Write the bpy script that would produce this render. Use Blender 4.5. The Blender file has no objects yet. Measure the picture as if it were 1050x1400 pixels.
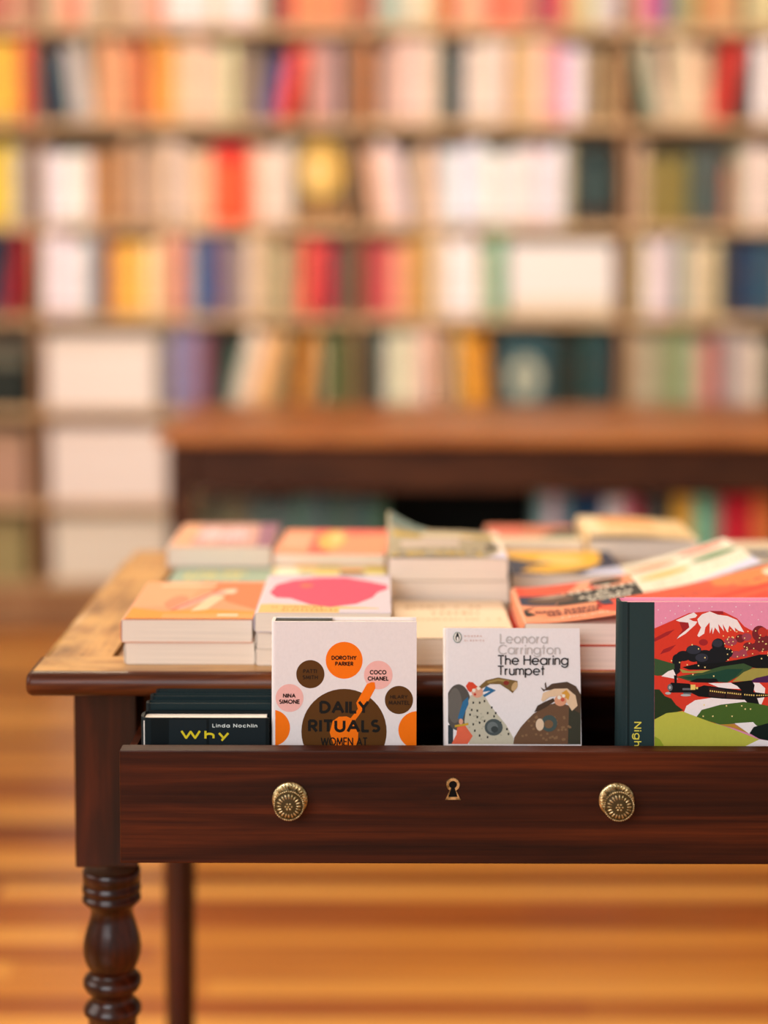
import bpy, bmesh, math, random
from mathutils import Vector, Matrix
from mathutils.geometry import tessellate_polygon
random.seed(7)
SC = bpy.context.scene
COL = SC.collection
PI = math.pi
R = math.radians

# ------------------------------------------------------------------ camera, light, exposure
F = 2450.0            # focal length in pixels of the 1050 x 1400 frame
PITCH = R(4.0)
PPY = 514.0           # row of the optical axis (the lens is shifted down)
HC = 1.17             # camera height
cam_d = bpy.data.cameras.new('camera')
cam = bpy.data.objects.new('camera', cam_d); COL.objects.link(cam); SC.camera = cam
cam.location = (0, 0, HC)
cam.rotation_euler = (Matrix.Rotation(PI/2 - PITCH, 3, 'X') @ Matrix.Rotation(R(0.13), 3, 'Z')).to_euler()
cam_d.sensor_fit = 'VERTICAL'; cam_d.sensor_height = 36; cam_d.sensor_width = 27
cam_d.lens = F/1400*36
cam_d.shift_y = -(700-PPY)/1400
cam_d.clip_start = .05; cam_d.clip_end = 60
cam_d.dof.use_dof = True
cam_d.dof.focus_distance = 1.655
cam_d.dof.aperture_fstop = 1.5

SC.view_settings.view_transform = 'Standard'
SC.view_settings.look = 'None'
SC.view_settings.gamma = 1
SC.view_settings.exposure = 0.0
SC.view_settings.use_curve_mapping = False
SC.cycles.max_bounces = 6

world = bpy.data.worlds.new('world'); SC.world = world; world.use_nodes = True
bg = world.node_tree.nodes['Background']
bg.inputs[0].default_value = (1.0, .92, .84, 1); bg.inputs[1].default_value = .4

def area(name, loc, target, size, power, col):
    d = bpy.data.lights.new(name, 'AREA'); d.shape = 'RECTANGLE'
    d.size, d.size_y = size; d.energy = power; d.color = col
    o = bpy.data.objects.new(name, d); COL.objects.link(o); o.location = loc
    o.rotation_euler = (Vector(target)-Vector(loc)).to_track_quat('-Z', 'Y').to_euler()
    return o
area('window_light_front', (-1.6, -2.2, 2.3), (0.2, 3.0, .8), (2.6, 1.8), 112, (.94, .96, 1.0))
area('window_light_left', (-3.6, 1.6, 1.9), (0, 2.6, .7), (2.2, 1.8), 42, (1.0, .95, .9))
area('ceiling_light_rear', (-.9, 4.4, 3.1), (-.1, 2.0, .76), (2.6, .5), 16, (1.0, .84, .60)).data.spread = R(75)
area('added_fill_shelves', (0.3, 1.2, 2.9), (0.2, 5.6, 1.3), (3.6, .8), 27, (1.0, .93, .85)).data.spread = R(60)  # added fill aimed at the bookcase to brighten it, no actual fitting
area('added_fill_floor', (0.2, 2.9, 3.3), (0.2, 3.1, 0), (2.2, .8), 36, (1.0, .87, .68))  # added fill from above, brightens the near floor

def ray(px, py):
    x = (px-525)/F; yi = (py-PPY)/F
    return Vector((x, math.cos(PITCH)-yi*math.sin(PITCH), -math.sin(PITCH)-yi*math.cos(PITCH)))
def atY(px, py, Y):            # the point at depth Y seen at that pixel -> (X, Z)
    d = ray(px, py); t = Y/d.y
    return d.x*t, HC+d.z*t
def atZ(px, py, z):            # the point at height z seen at that pixel -> (X, Y)
    d = ray(px, py); t = (z-HC)/d.z
    return d.x*t, d.y*t

# ------------------------------------------------------------------ helpers
def lin(c):
    if isinstance(c, str):
        c = tuple(int(c[i:i+2], 16) for i in (0, 2, 4))
    f = lambda v: v/12.92 if v <= .04045 else ((v+.055)/1.055)**2.4
    return tuple(f(v/255) for v in c)+(1,)
MATS = {}
def new_mat(name):
    m = bpy.data.materials.new(name); m.use_nodes = True
    return m, m.node_tree.nodes, m.node_tree.links, m.node_tree.nodes['Principled BSDF']
def ink(c, rough=.4, spec=.14):          # a printed or plain surface
    key = ('ink', c, rough)
    if key not in MATS:
        m, n, l, b = new_mat('print_%s' % (c if isinstance(c, str) else '%02x%02x%02x' % c))
        no = n.new('ShaderNodeTexNoise'); no.inputs['Scale'].default_value = 60; no.inputs['Detail'].default_value = 3
        hs = n.new('ShaderNodeHueSaturation'); hs.inputs['Color'].default_value = lin(c)
        mr = n.new('ShaderNodeMapRange'); mr.inputs['To Min'].default_value = .95; mr.inputs['To Max'].default_value = 1.05
        l.new(no.outputs['Fac'], mr.inputs['Value']); l.new(mr.outputs[0], hs.inputs['Value'])
        l.new(hs.outputs[0], b.inputs['Base Color'])
        b.inputs['Roughness'].default_value = rough; b.inputs['Specular IOR Level'].default_value = spec
        MATS[key] = m
    return MATS[key]
def paper(c=(246, 231, 214)):
    key = ('paper', c)
    if key not in MATS:
        m, n, l, b = new_mat('page_edges')
        tc = n.new('ShaderNodeTexCoord'); mp = n.new('ShaderNodeMapping'); mp.inputs['Scale'].default_value = (6, 6, 1500)
        no = n.new('ShaderNodeTexNoise'); no.inputs['Scale'].default_value = 1; no.inputs['Detail'].default_value = 2
        cr = n.new('ShaderNodeValToRGB')
        cr.color_ramp.elements[0].position = .3; cr.color_ramp.elements[0].color = lin(tuple(int(v*.94) for v in c))
        cr.color_ramp.elements[1].position = .6; cr.color_ramp.elements[1].color = lin(c)
        l.new(tc.outputs['Object'], mp.inputs[0]); l.new(mp.outputs[0], no.inputs[0]); l.new(no.outputs['Fac'], cr.inputs[0])
        l.new(cr.outputs[0], b.inputs['Base Color']); b.inputs['Roughness'].default_value = .8
        b.inputs['Specular IOR Level'].default_value = .15
        MATS[key] = m
    return MATS[key]
def wood(name, dark, mid, light, scale=(3, 40, 40), rough=.35, coat=.3, wear=None, ring=1.0):
    m, n, l, b = new_mat(name)
    tc = n.new('ShaderNodeTexCoord'); mp = n.new('ShaderNodeMapping'); mp.inputs['Scale'].default_value = scale
    no = n.new('ShaderNodeTexNoise'); no.inputs['Scale'].default_value = 1.4; no.inputs['Detail'].default_value = 8
    no.inputs['Roughness'].default_value = .6; no.inputs['Distortion'].default_value = .6*ring
    cr = n.new('ShaderNodeValToRGB'); e = cr.color_ramp.elements
    e[0].position = .3; e[0].color = lin(dark); e[1].position = .72; e[1].color = lin(light)
    x = e.new(.5); x.color = lin(mid)
    l.new(tc.outputs['Object'], mp.inputs[0]); l.new(mp.outputs[0], no.inputs[0]); l.new(no.outputs['Fac'], cr.inputs[0])
    out = cr.outputs[0]
    mp2 = n.new('ShaderNodeMapping'); mp2.inputs['Scale'].default_value = tuple(s*9 if s > 8 else s*2.5 for s in scale)
    n2 = n.new('ShaderNodeTexNoise'); n2.inputs['Scale'].default_value = 1; n2.inputs['Detail'].default_value = 3
    l.new(tc.outputs['Object'], mp2.inputs[0]); l.new(mp2.outputs[0], n2.inputs[0])
    pr = n.new('ShaderNodeMapRange'); pr.inputs[1].default_value = .35; pr.inputs[2].default_value = .6
    pr.inputs[3].default_value = .55; pr.inputs[4].default_value = 1.0
    l.new(n2.outputs['Fac'], pr.inputs[0])
    mx = n.new('ShaderNodeMix'); mx.data_type = 'RGBA'; mx.blend_type = 'MULTIPLY'; mx.inputs[0].default_value = .8
    l.new(out, mx.inputs[6]); l.new(pr.outputs[0], mx.inputs[7]); out = mx.outputs[2]
    if wear:
        n3 = n.new('ShaderNodeTexNoise'); n3.inputs['Scale'].default_value = 9; n3.inputs['Detail'].default_value = 6
        n3.inputs['Roughness'].default_value = .7
        l.new(tc.outputs['Object'], n3.inputs[0])
        r3 = n.new('ShaderNodeMapRange'); r3.inputs[1].default_value = .42; r3.inputs[2].default_value = .62
        l.new(n3.outputs['Fac'], r3.inputs[0])
        m3 = n.new('ShaderNodeMix'); m3.data_type = 'RGBA'; m3.inputs[7].default_value = lin(wear)
        l.new(r3.outputs[0], m3.inputs[0]); l.new(out, m3.inputs[6]); out = m3.outputs[2]
    l.new(out, b.inputs['Base Color'])
    rr = n.new('ShaderNodeMapRange'); rr.inputs[3].default_value = rough+.12; rr.inputs[4].default_value = rough-.05
    l.new(no.outputs['Fac'], rr.inputs[0]); l.new(rr.outputs[0], b.inputs['Roughness'])
    b.inputs['Specular IOR Level'].default_value = .18; b.inputs['Coat Weight'].default_value = coat; b.inputs['Coat Roughness'].default_value = .18
    bp = n.new('ShaderNodeBump'); bp.inputs['Strength'].default_value = .12; bp.inputs['Distance'].default_value = .001
    l.new(n2.outputs['Fac'], bp.inputs['Height']); l.new(bp.outputs[0], b.inputs['Normal'])
    return m

def put(name, bm, mats, parent=None, smooth=False):
    me = bpy.data.meshes.new(name); bm.normal_update(); bm.to_mesh(me); bm.free()
    for m in (mats if isinstance(mats, (list, tuple)) else [mats]): me.materials.append(m)
    if smooth: me.shade_smooth()
    o = bpy.data.objects.new(name, me); COL.objects.link(o)
    if parent: o.parent = parent
    return o
def thing(name, label, cat, loc=(0, 0, 0), rot=(0, 0, 0), group=None):
    o = bpy.data.objects.new(name, None); o.empty_display_size = .02; COL.objects.link(o)
    o.location = loc; o.rotation_euler = rot; tag(o, label, cat, group); return o
def tag(o, label=None, cat=None, group=None, kind=None):
    if label: o['label'] = label
    if cat: o['category'] = cat
    if group: o['group'] = group
    if kind: o['kind'] = kind
    return o
def box(bm, x0, x1, y0, y1, z0, z1, mi=0, bev=0, seg=2):
    r = bmesh.ops.create_cube(bm, size=1)
    vs = r['verts']
    for v in vs:
        v.co = Vector(((x0+x1)/2+v.co.x*(x1-x0), (y0+y1)/2+v.co.y*(y1-y0), (z0+z1)/2+v.co.z*(z1-z0)))
    fs = set(f for v in vs for f in v.link_faces)
    for f in fs: f.material_index = mi
    if bev:
        es = list(set(e for v in vs for e in v.link_edges))
        rb = bmesh.ops.bevel(bm, geom=es, offset=bev, segments=seg, affect='EDGES', profile=.5)
        for f in rb['faces']: f.material_index = mi
def lathe(bm, prof, n=40, c=(0, 0), mi=0, axis='Z'):
    rings = []
    for z, r in prof:
        ring = []
        for k in range(n):
            a = 2*PI*k/n
            p = (c[0]+r*math.cos(a), c[1]+r*math.sin(a), z)
            ring.append(bm.verts.new(p))
        rings.append(ring)
    for a, b in zip(rings, rings[1:]):
        for k in range(n):
            f = bm.faces.new((a[k], a[(k+1) % n], b[(k+1) % n], b[k])); f.material_index = mi; f.smooth = True
    for ring, fl in ((rings[0], True), (rings[-1], False)):
        f = bm.faces.new(list(reversed(ring)) if fl else ring); f.material_index = mi
    return rings

# ------------------------------------------------------------------ a drawn alphabet: strokes -> polygons
def arc(cx, cy, rx, ry, a0, a1, n=14):
    return [(cx+rx*math.cos(R(a0+(a1-a0)*i/n)), cy+ry*math.sin(R(a0+(a1-a0)*i/n))) for i in range(n+1)]
def glyph(ch):
    """strokes in a box: cap height 1, baseline 0; returns (advance, strokes)"""
    X = .70
    g = {
     'A': (.86, [[(0, 0), (.43, 1), (.86, 0)], [(.15, .33), (.71, .33)]]),
     'B': (.58, [[(0, 0), (0, 1), (.3, 1)]+arc(.3, .76, .24, .24, 90, -90)+[(0, .52)], [(.3, .52)]+arc(.32, .26, .26, .26, 90, -90)+[(0, 0)]]),
     'C': (.82, [arc(.5, .5, .5, .5, 45, 315, 22)]),
     'D': (.74, [[(0, 0), (0, 1), (.24, 1)]+arc(.24, .5, .5, .5, 90, -90, 18)+[(0, 0)]]),
     'E': (.5, [[(.5, 1), (0, 1), (0, 0), (.5, 0)], [(0, .52), (.45, .52)]]),
     'F': (.5, [[(.5, 1), (0, 1), (0, 0)], [(0, .52), (.42, .52)]]),
     'H': (.68, [[(0, 0), (0, 1)], [(.68, 0), (.68, 1)], [(0, .52), (.68, .52)]]),
     'I': (.0, [[(0, 0), (0, 1)]]),
     'K': (.62, [[(0, 0), (0, 1)], [(.58, 1), (0, .42)], [(.18, .58), (.62, 0)]]),
     'L': (.46, [[(0, 1), (0, 0), (.46, 0)]]),
     'M': (.9, [[(0, 0), (.1, 1), (.45, .15), (.8, 1), (.9, 0)]]),
     'N': (.74, [[(0, 0), (0, 1), (.74, 0), (.74, 1)]]),
     'O': (1.0, [arc(.5, .5, .5, .5, 0, 360, 26)]),
     'P': (.54, [[(0, 0), (0, 1), (.28, 1)]+arc(.28, .73, .26, .27, 90, -90)+[(0, .46)]]),
     'R': (.58, [[(0, 0), (0, 1), (.28, 1)]+arc(.28, .73, .26, .27, 90, -90)+[(0, .46)], [(.24, .46), (.56, 0)]]),
     'S': (.54, [arc(.27, .75, .25, .25, 50, 230, 12)+arc(.27, .26, .27, .26, 70, -140, 14)]),
     'T': (.6, [[(0, 1), (.6, 1)], [(.3, 1), (.3, 0)]]),
     'U': (.68, [[(0, 1)]+arc(.34, .34, .34, .34, 180, 360, 14)+[(.68, 1)]]),
     'V': (.78, [[(0, 1), (.39, 0), (.78, 1)]]),
     'W': (1.16, [[(0, 1), (.29, 0), (.58, .95), (.87, 0), (1.16, 1)]]),
     'X': (.7, [[(0, 0), (.7, 1)], [(0, 1), (.7, 0)]]),
     'Y': (.72, [[(0, 1), (.36, .48), (.72, 1)], [(.36, .48), (.36, 0)]]),
     'a': (X, [arc(X/2, X/2, X/2, X/2, 0, 360, 22), [(X, X), (X, 0)]]),
     'd': (X, [arc(X/2, X/2, X/2, X/2, 0, 360, 22), [(X, 1), (X, 0)]]),
     'e': (X, [[(0.01, X*.5), (X, X*.5)]+arc(X/2, X/2, X/2, X/2, 0, 318, 20)]),
     'c': (X*.9, [arc(X/2, X/2, X/2, X/2, 42, 318, 18)]),
     'g': (X, [arc(X/2, X/2, X/2, X/2, 0, 360, 22), [(X, X), (X, 0)]+arc(X/2, 0, X/2, .3, 0, -160, 12)]),
     'h': (.52, [[(0, 0), (0, 1)], [(0, .38)]+arc(.26, .38, .26, .26, 180, 0)+[(.52, 0)]]),
     'i': (.0, [[(0, 0), (0, X)], [(0, .9), (0, 1.0)]]),
     'l': (.0, [[(0, 0), (0, 1)]]),
     'm': (.86, [[(0, 0), (0, X)], [(0, .48)]+arc(.215, .48, .215, .22, 180, 0, 10)+[(.43, 0)], [(.43, .48)]+arc(.645, .48, .215, .22, 180, 0, 10)+[(.86, 0)]]),
     'n': (.5, [[(0, 0), (0, X)], [(0, .44)]+arc(.25, .45, .25, .25, 180, 0)+[(.5, 0)]]),
     'o': (X, [arc(X/2, X/2, X/2, X/2, 0, 360, 22)]),
     'p': (X, [arc(X/2, X/2, X/2, X/2, 0, 360, 22), [(0, X), (0, -.3)]]),
     'r': (.28, [[(0, 0), (0, X)], [(0, .42)]+arc(.26, .42, .26, .26, 180, 95, 8)]),
     't': (.3, [[(.15, 1), (.15, 0)], [(0, X), (.3, X)]]),
     'u': (.5, [[(0, X)]+arc(.25, .25, .25, .25, 180, 360)+[(.5, X)], [(.5, .3), (.5, 0)]]),
     'y': (.56, [[(0, X), (.28, 0)], [(.56, X), (.17, -.3)]]),
     ' ': (.2, []),
    }
    return g[ch]
def text_polys(s, x0, x1, ytop, ybase, weight=.16, gap=.24):
    """letters between x0 and x1, capitals from ytop to ybase (y runs down); list of convex quads"""
    cap = ybase-ytop
    adv = 0; items = []
    for ch in s:
        a, st = glyph(ch); items.append((adv, st)); adv += a+gap+weight
    adv -= gap+weight
    sx = (x1-x0-abs(cap)*weight)/max(adv, .01)
    out = []; hw = abs(cap)*weight/2
    for off, st in items:
        for pl in st:
            pts = [(x0+hw+(off+p[0])*sx, ybase-(hw/abs(cap)+p[1]*(1-2*hw/abs(cap)))*cap) for p in pl]
            for (ax, ay), (bx, by) in zip(pts, pts[1:]):
                dx, dy = bx-ax, by-ay; L = math.hypot(dx, dy)
                if L < 1e-9: continue
                ux, uy = dx/L, dy/L; e = hw*.45 if len(pl) < 8 else hw*.15
                ax2, ay2, bx2, by2 = ax-ux*e, ay-uy*e, bx+ux*e, by+uy*e
                nx, ny = -uy*hw, ux*hw
                out.append([(ax2+nx, ay2+ny), (bx2+nx, by2+ny), (bx2-nx, by2-ny), (ax2-nx, ay2-ny)])
    return out
def ell(cx, cy, rx, ry=None, n=36, rot=0):
    ry = ry or rx; c, s = math.cos(R(rot)), math.sin(R(rot))
    return [(cx+rx*math.cos(2*PI*i/n)*c-ry*math.sin(2*PI*i/n)*s, cy+rx*math.cos(2*PI*i/n)*s+ry*math.sin(2*PI*i/n)*c) for i in range(n)]
def rect(x0, y0, x1, y1): return [(x0, y0), (x1, y0), (x1, y1), (x0, y1)]
def xf(polys, ox, oy, k):           # crop pixels -> frame pixels
    return [[(ox+x/k, oy+y/k) for x, y in p] for p in polys]

def clip(poly, x0, x1, y0, y1):
    def cut(p, f, inter):
        out = []
        for i in range(len(p)):
            a, b = p[i-1], p[i]; fa, fb = f(a), f(b)
            if fb:
                if not fa: out.append(inter(a, b))
                out.append(b)
            elif fa: out.append(inter(a, b))
        return out
    ix = lambda X: (lambda a, b: (X, a[1]+(b[1]-a[1])*(X-a[0])/(b[0]-a[0])))
    iy = lambda Y: (lambda a, b: (a[0]+(b[0]-a[0])*(Y-a[1])/(b[1]-a[1]), Y))
    for f, it in ((lambda p: p[0] >= x0, ix(x0)), (lambda p: p[0] <= x1, ix(x1)), (lambda p: p[1] >= y0, iy(y0)), (lambda p: p[1] <= y1, iy(y1))):
        if not poly: return poly
        poly = cut(poly, f, it)
    return poly

def add_art(bm, mats, layers, w, h, t, x0=0.0, lift=None, step=3.5e-5, nx=1, ny=1):
    """print the layers [(colour, [polygons in metres, x from spine, y from tail])] on the front cover"""
    lv = 0
    for colr, polys in layers:
        lv += 1
        m = ink(colr, .5)
        if m not in mats: mats.append(m)
        mi = mats.index(m)
        for pi_, poly in enumerate(polys):
            if len(poly) < 3: continue
            tris = tessellate_polygon([[Vector((p[0], p[1], 0)) for p in poly]])
            for tr in tris:
                tp = [poly[i] if isinstance(i, int) else (i.x, i.y) for i in tr]
                cells = [(x0, w, 0, h)] if not lift else [(x0+(w-x0)*i/nx, x0+(w-x0)*(i+1)/nx, h*j/ny, h*(j+1)/ny) for i in range(nx) for j in range(ny)]
                for c in cells:
                    q = clip(tp, *c)
                    if len(q) < 3: continue
                    ar = sum(q[i-1][0]*q[i][1]-q[i][0]*q[i-1][1] for i in range(len(q)))
                    if abs(ar) < 1e-10: continue
                    if ar < 0: q = q[::-1]
                    z = t+step*(lv+.8*pi_/len(polys))
                    try:
                        f = bm.faces.new([bm.verts.new((p[0], p[1], z+(lift(p[0], p[1]) if lift else 0))) for p in q])
                        f.material_index = mi
                    except ValueError: pass

def make_book(name, label, w, h, t, loc, rot=(0, 0, 0), cover='f0e8e6', spine=None, layers=(), hard=False, pages=(246, 231, 214),
              group=None, lift=None, cat='book', board=.0026, head_patch=None, x_art=0.0, rs=None):
    """book lying on its back cover: spine along x = 0, tail (foot) at y = 0, front cover up at z = t"""
    T = thing(name, label, cat, loc, rot, group)
    mats = [ink(cover, .5)]
    if spine: mats.append(ink(spine, .45))
    si = 1 if spine else 0
    ct = board if hard else .0005
    bm = bmesh.new()
    nx, ny = (8, 10) if lift else (1, 1)
    rawlift = lift
    r = min(t*.28, .004) if not hard else (rs or t*.36)
    if rawlift:
        def lift(x, y):                      # flat between the grid's nodes, so that the print lies on the sheet
            gx = max(0, min(nx-1e-6, (x-r)/(w-r)*nx)); gy = max(0, min(ny-1e-6, y/h*ny))
            i, j = int(gx), int(gy); fx, fy = gx-i, gy-j
            q = lambda a, b: rawlift(r+(w-r)*a/nx, h*b/ny)
            return (q(i, j)*(1-fx)+q(i+1, j)*fx)*(1-fy)+(q(i, j+1)*(1-fx)+q(i+1, j+1)*fx)*fy
    # outer and inner cross-section of the case, bottom board -> spine -> top board
    outer = [(w, 0)]+[(w-(w-r)*i/nx, 0) for i in range(1, nx)]
    outer += [(r-r*math.sin(R(a)), r-r*math.cos(R(a))) for a in (0, 30, 60, 90)]
    outer += [(r-r*math.cos(R(a)), t-r+r*math.sin(R(a))) for a in (0, 30, 60, 90)]
    outer += [(r+(w-r)*i/nx, t) for i in range(1, nx)]+[(w, t)]
    def inner_of(p):
        x, z = p
        return (max(x, ct+.0004) if x < r*1.5 else x, min(max(z, ct), t-ct))
    ys = [h*j/ny for j in range(ny+1)]
    grid = []
    for y in ys:
        ro, ri = [], []
        for (x, z) in outer:
            hinge = 0
            dz = lift(x, y) if (lift and z > t*.6) else 0
            ro.append(bm.verts.new((x, y, z+dz)))
            xi, zi = inner_of((x, z)); ri.append(bm.verts.new((xi, y, zi+dz)))
        grid.append((ro, ri))
    n = len(outer)
    def fmi(k):
        return si if (outer[k][0] <= r+1e-6 and outer[k+1][0] <= r+1e-6) else 0
    for (a, ai), (b, bi) in zip(grid, grid[1:]):
        for k in range(n-1):
            f = bm.faces.new((a[k], b[k], b[k+1], a[k+1])); f.material_index = fmi(k); f.smooth = 2 < k < n-3
            f = bm.faces.new((ai[k+1], bi[k+1], bi[k], ai[k])); f.material_index = 0
        bm.faces.new((a[0], ai[0], bi[0], b[0])); bm.faces.new((a[-1], b[-1], bi[-1], ai[-1]))
    for (a, ai), fl in ((grid[0], False), (grid[-1], True)):
        for k in range(n-1):
            q = (a[k], a[k+1], ai[k+1], ai[k])
            f = bm.faces.new(q[::-1] if fl else q); f.material_index = fmi(k)
    bmesh.ops.recalc_face_normals(bm, faces=bm.faces[:])
    add_art(bm, mats, layers, w, h, t, x_art or r, lift, step=8e-5 if lift else 3.5e-5, nx=nx, ny=ny)
    c = put('cover', bm, mats, T)
    # page block, its spine side rounded; the fore-edge and the ends stand back from a hard case
    ins = .003 if hard else .0004
    bm = bmesh.new()
    x0 = ct+.001; z0, z1 = ct+.0001, t-ct-.0001
    box(bm, x0, w-ins*1.2, ins, h-ins, z0, z1)
    pmats = [paper(pages)]
    if head_patch:
        pmats.append(ink(head_patch[2], .5))
        box(bm, head_patch[0], head_patch[1], h-.002, h-.0008, z0+.0004, z1-.0004, 1)
    put('page_block', bm, pmats, T)
    return T

def stand(T, X, Y, Z, lean=0, yaw=0):
    """put a book on its foot, front cover toward -Y, lower front-left corner at X, Y, Z; lean back in degrees"""
    M = Matrix.Translation((X, Y, Z)) @ Matrix.Rotation(R(yaw), 4, 'Z') @ Matrix.Rotation(PI/2-R(lean), 4, 'X')
    T.matrix_world = M
    T.location, T.rotation_euler = M.to_translation(), M.to_euler()

# ------------------------------------------------------------------ materials of the furniture
W_TABLE = wood('mahogany', '220d04', '451c0a', '682d10', (1.4, 34, 34), .45, .03)
W_LEG = wood('turned_mahogany', '190803', '391408', '602610', (22, 22, 2.4), .3, .55)
W_TOPX = wood('worn_sheen_mahogany_front', '8a6038', 'c08e54', 'e4b676', (4, 26, 26), .4, .25, wear='d8a866')  # worn wood, its colours also lightened to carry the rear light's sheen
W_TOPY = wood('worn_sheen_mahogany_side', '8a6038', 'c08e54', 'e4b676', (26, 4, 26), .4, .25, wear='d8a866')  # same wear and painted-in sheen, grain turned for the side rails
W_PANEL = wood('worn_mahogany_panel', '3c2010', '74451f', 'a8733d', (5, 30, 30), .42, .12, wear='8f6233')
W_LIP = wood('mahogany_lip', '2a1008', '552610', '86491f', (3, 30, 30), .36, .15)
W_CASE = wood('bookcase_wood', 'b88a5a', 'd8ae7c', 'e8c494', (3, 24, 24), .5, .05)
W_CASEV = wood('bookcase_upright', '8a5c38', 'a87850', 'bc8c60', (24, 24, 3), .5, .05)
W_BACK = wood('bookcase_back', '8c7c68', 'a89880', 'bcac94', (10, 10, 2), .6, .0)
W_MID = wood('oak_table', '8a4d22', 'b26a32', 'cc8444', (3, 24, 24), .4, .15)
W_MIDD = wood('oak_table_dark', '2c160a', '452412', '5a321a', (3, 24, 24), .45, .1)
BLACK = ink('0a0807', .6)

# ------------------------------------------------------------------ the room
def floor_mat():
    m, n, l, b = new_mat('plank_floor')
    tc = n.new('ShaderNodeTexCoord'); sx = n.new('ShaderNodeSeparateXYZ'); l.new(tc.outputs['Object'], sx.inputs[0])
    dv = n.new('ShaderNodeMath'); dv.operation = 'DIVIDE'; dv.inputs[1].default_value = .072; l.new(sx.outputs['Y'], dv.inputs[0])
    fl = n.new('ShaderNodeMath'); fl.operation = 'FLOOR'; l.new(dv.outputs[0], fl.inputs[0])
    wn = n.new('ShaderNodeTexWhiteNoise'); wn.noise_dimensions = '1D'; l.new(fl.outputs[0], wn.inputs['W'])
    # butt joints: shift each row and number the boards along x
    ad = n.new('ShaderNodeMath'); ad.operation = 'MULTIPLY_ADD'; ad.inputs[1].default_value = 2.6
    l.new(wn.outputs['Value'], ad.inputs[0]); l.new(sx.outputs['X'], ad.inputs[2])
    dx = n.new('ShaderNodeMath'); dx.operation = 'DIVIDE'; dx.inputs[1].default_value = 2.6; l.new(ad.outputs[0], dx.inputs[0])
    fx = n.new('ShaderNodeMath'); fx.operation = 'FLOOR'; l.new(dx.outputs[0], fx.inputs[0])
    cb = n.new('ShaderNodeCombineXYZ'); l.new(fl.outputs[0], cb.inputs[0]); l.new(fx.outputs[0], cb.inputs[1])
    w2 = n.new('ShaderNodeTexWhiteNoise'); w2.noise_dimensions = '3D'; l.new(cb.outputs[0], w2.inputs['Vector'])
    mp = n.new('ShaderNodeMapping'); mp.inputs['Scale'].default_value = (1.1, 34, 1); l.new(tc.outputs['Object'], mp.inputs[0])
    no = n.new('ShaderNodeTexNoise'); no.inputs['Scale'].default_value = 1; no.inputs['Detail'].default_value = 7; l.new(mp.outputs[0], no.inputs[0])
    mxv = n.new('ShaderNodeMix'); mxv.inputs[0].default_value = .42
    l.new(w2.outputs['Value'], mxv.inputs[2]); l.new(no.outputs['Fac'], mxv.inputs[3])
    cr = n.new('ShaderNodeValToRGB'); e = cr.color_ramp.elements
    e[0].position = .2; e[0].color = lin('6c3014'); e[1].position = .85; e[1].color = lin('f0ac58')
    for p, c in ((.33, 'a85a26'), (.5, 'd48a3a'), (.65, 'e09a48')):
        x = e.new(p); x.color = lin(c)
    l.new(mxv.outputs[0], cr.inputs[0])
    fr = n.new('ShaderNodeMath'); fr.operation = 'FRACT'; l.new(dv.outputs[0], fr.inputs[0])
    gp = n.new('ShaderNodeMapRange'); gp.inputs[1].default_value = .0; gp.inputs[2].default_value = .05; gp.inputs[3].default_value = .25
    l.new(fr.outputs[0], gp.inputs[0])
    mu = n.new('ShaderNodeMix'); mu.data_type = 'RGBA'; mu.blend_type = 'MULTIPLY'; mu.inputs[0].default_value = 1
    l.new(cr.outputs[0], mu.inputs[6]); l.new(gp.outputs[0], mu.inputs[7])
    l.new(mu.outputs[2], b.inputs['Base Color']); b.inputs['Roughness'].default_value = .32
    b.inputs['Specular IOR Level'].default_value = .5
    return m
def plaster(name, c):
    m, n, l, b = new_mat(name)
    no = n.new('ShaderNodeTexNoise'); no.inputs['Scale'].default_value = 30; no.inputs['Detail'].default_value = 6
    cr = n.new('ShaderNodeValToRGB'); cr.color_ramp.elements[0].color = lin(tuple(int(v*.93) for v in c)); cr.color_ramp.elements[1].color = lin(c)
    l.new(no.outputs['Fac'], cr.inputs[0]); l.new(cr.outputs[0], b.inputs['Base Color']); b.inputs['Roughness'].default_value = .9
    return m
bm = bmesh.new(); box(bm, -4.2, 4.2, -3.2, 6.2, -.05, 0)
tag(put('floor', bm, floor_mat()), kind='structure')
bm = bmesh.new(); box(bm, -4.2, 4.2, 5.9, 6.0, 0, 3.4)
tag(put('wall_back', bm, plaster('plaster_wall', (205, 190, 168))), kind='structure')

bm = bmesh.new(); box(bm, -4.3, -4.2, -3.2, 6.2, 0, 3.4)
tag(put('wall_left', bm, plaster('plaster_wall_left', (205, 190, 168))), kind='structure')
bm = bmesh.new(); box(bm, -4.2, 4.2, -3.2, 6.0, 3.4, 3.5)
tag(put('ceiling', bm, plaster('plaster_ceiling', (225, 215, 198))), kind='structure')

# ------------------------------------------------------------------ bookcase
CY = 5.53
SHELF_PX = [40, 171, 312, 438, 566, 694, 802]
SZ = [atY(525, y, CY)[1] for y in SHELF_PX]       # top of each shelf board is SZ + .011
SZ = [2.15]+SZ
UPX = [-350, 50, 487, 853, 1250]
UX = [atY(x, 400, CY)[0] for x in UPX]
case = thing('bookcase', 'tall brown wooden bookcase filled with books along the back wall', 'bookcase', (0, CY, 0))
for x in UX:
    bm = bmesh.new(); box(bm, x-.011, x+.011, 0, .3, 0, 2.45, bev=.0015); put('upright', bm, W_CASEV, case)
for a, b in zip(UX, UX[1:]):
    for z in SZ+[2.44]:
        bm = bmesh.new(); box(bm, a+.0115, b-.0115, .002, .3, z-.012, z+.012, bev=.0015); put('shelf', bm, W_CASE, case)
bm = bmesh.new(); box(bm, UX[0]-.011, UX[-1]+.011, .301, .315, 0, 2.45); put('back_panel', bm, W_BACK, case)
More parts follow.
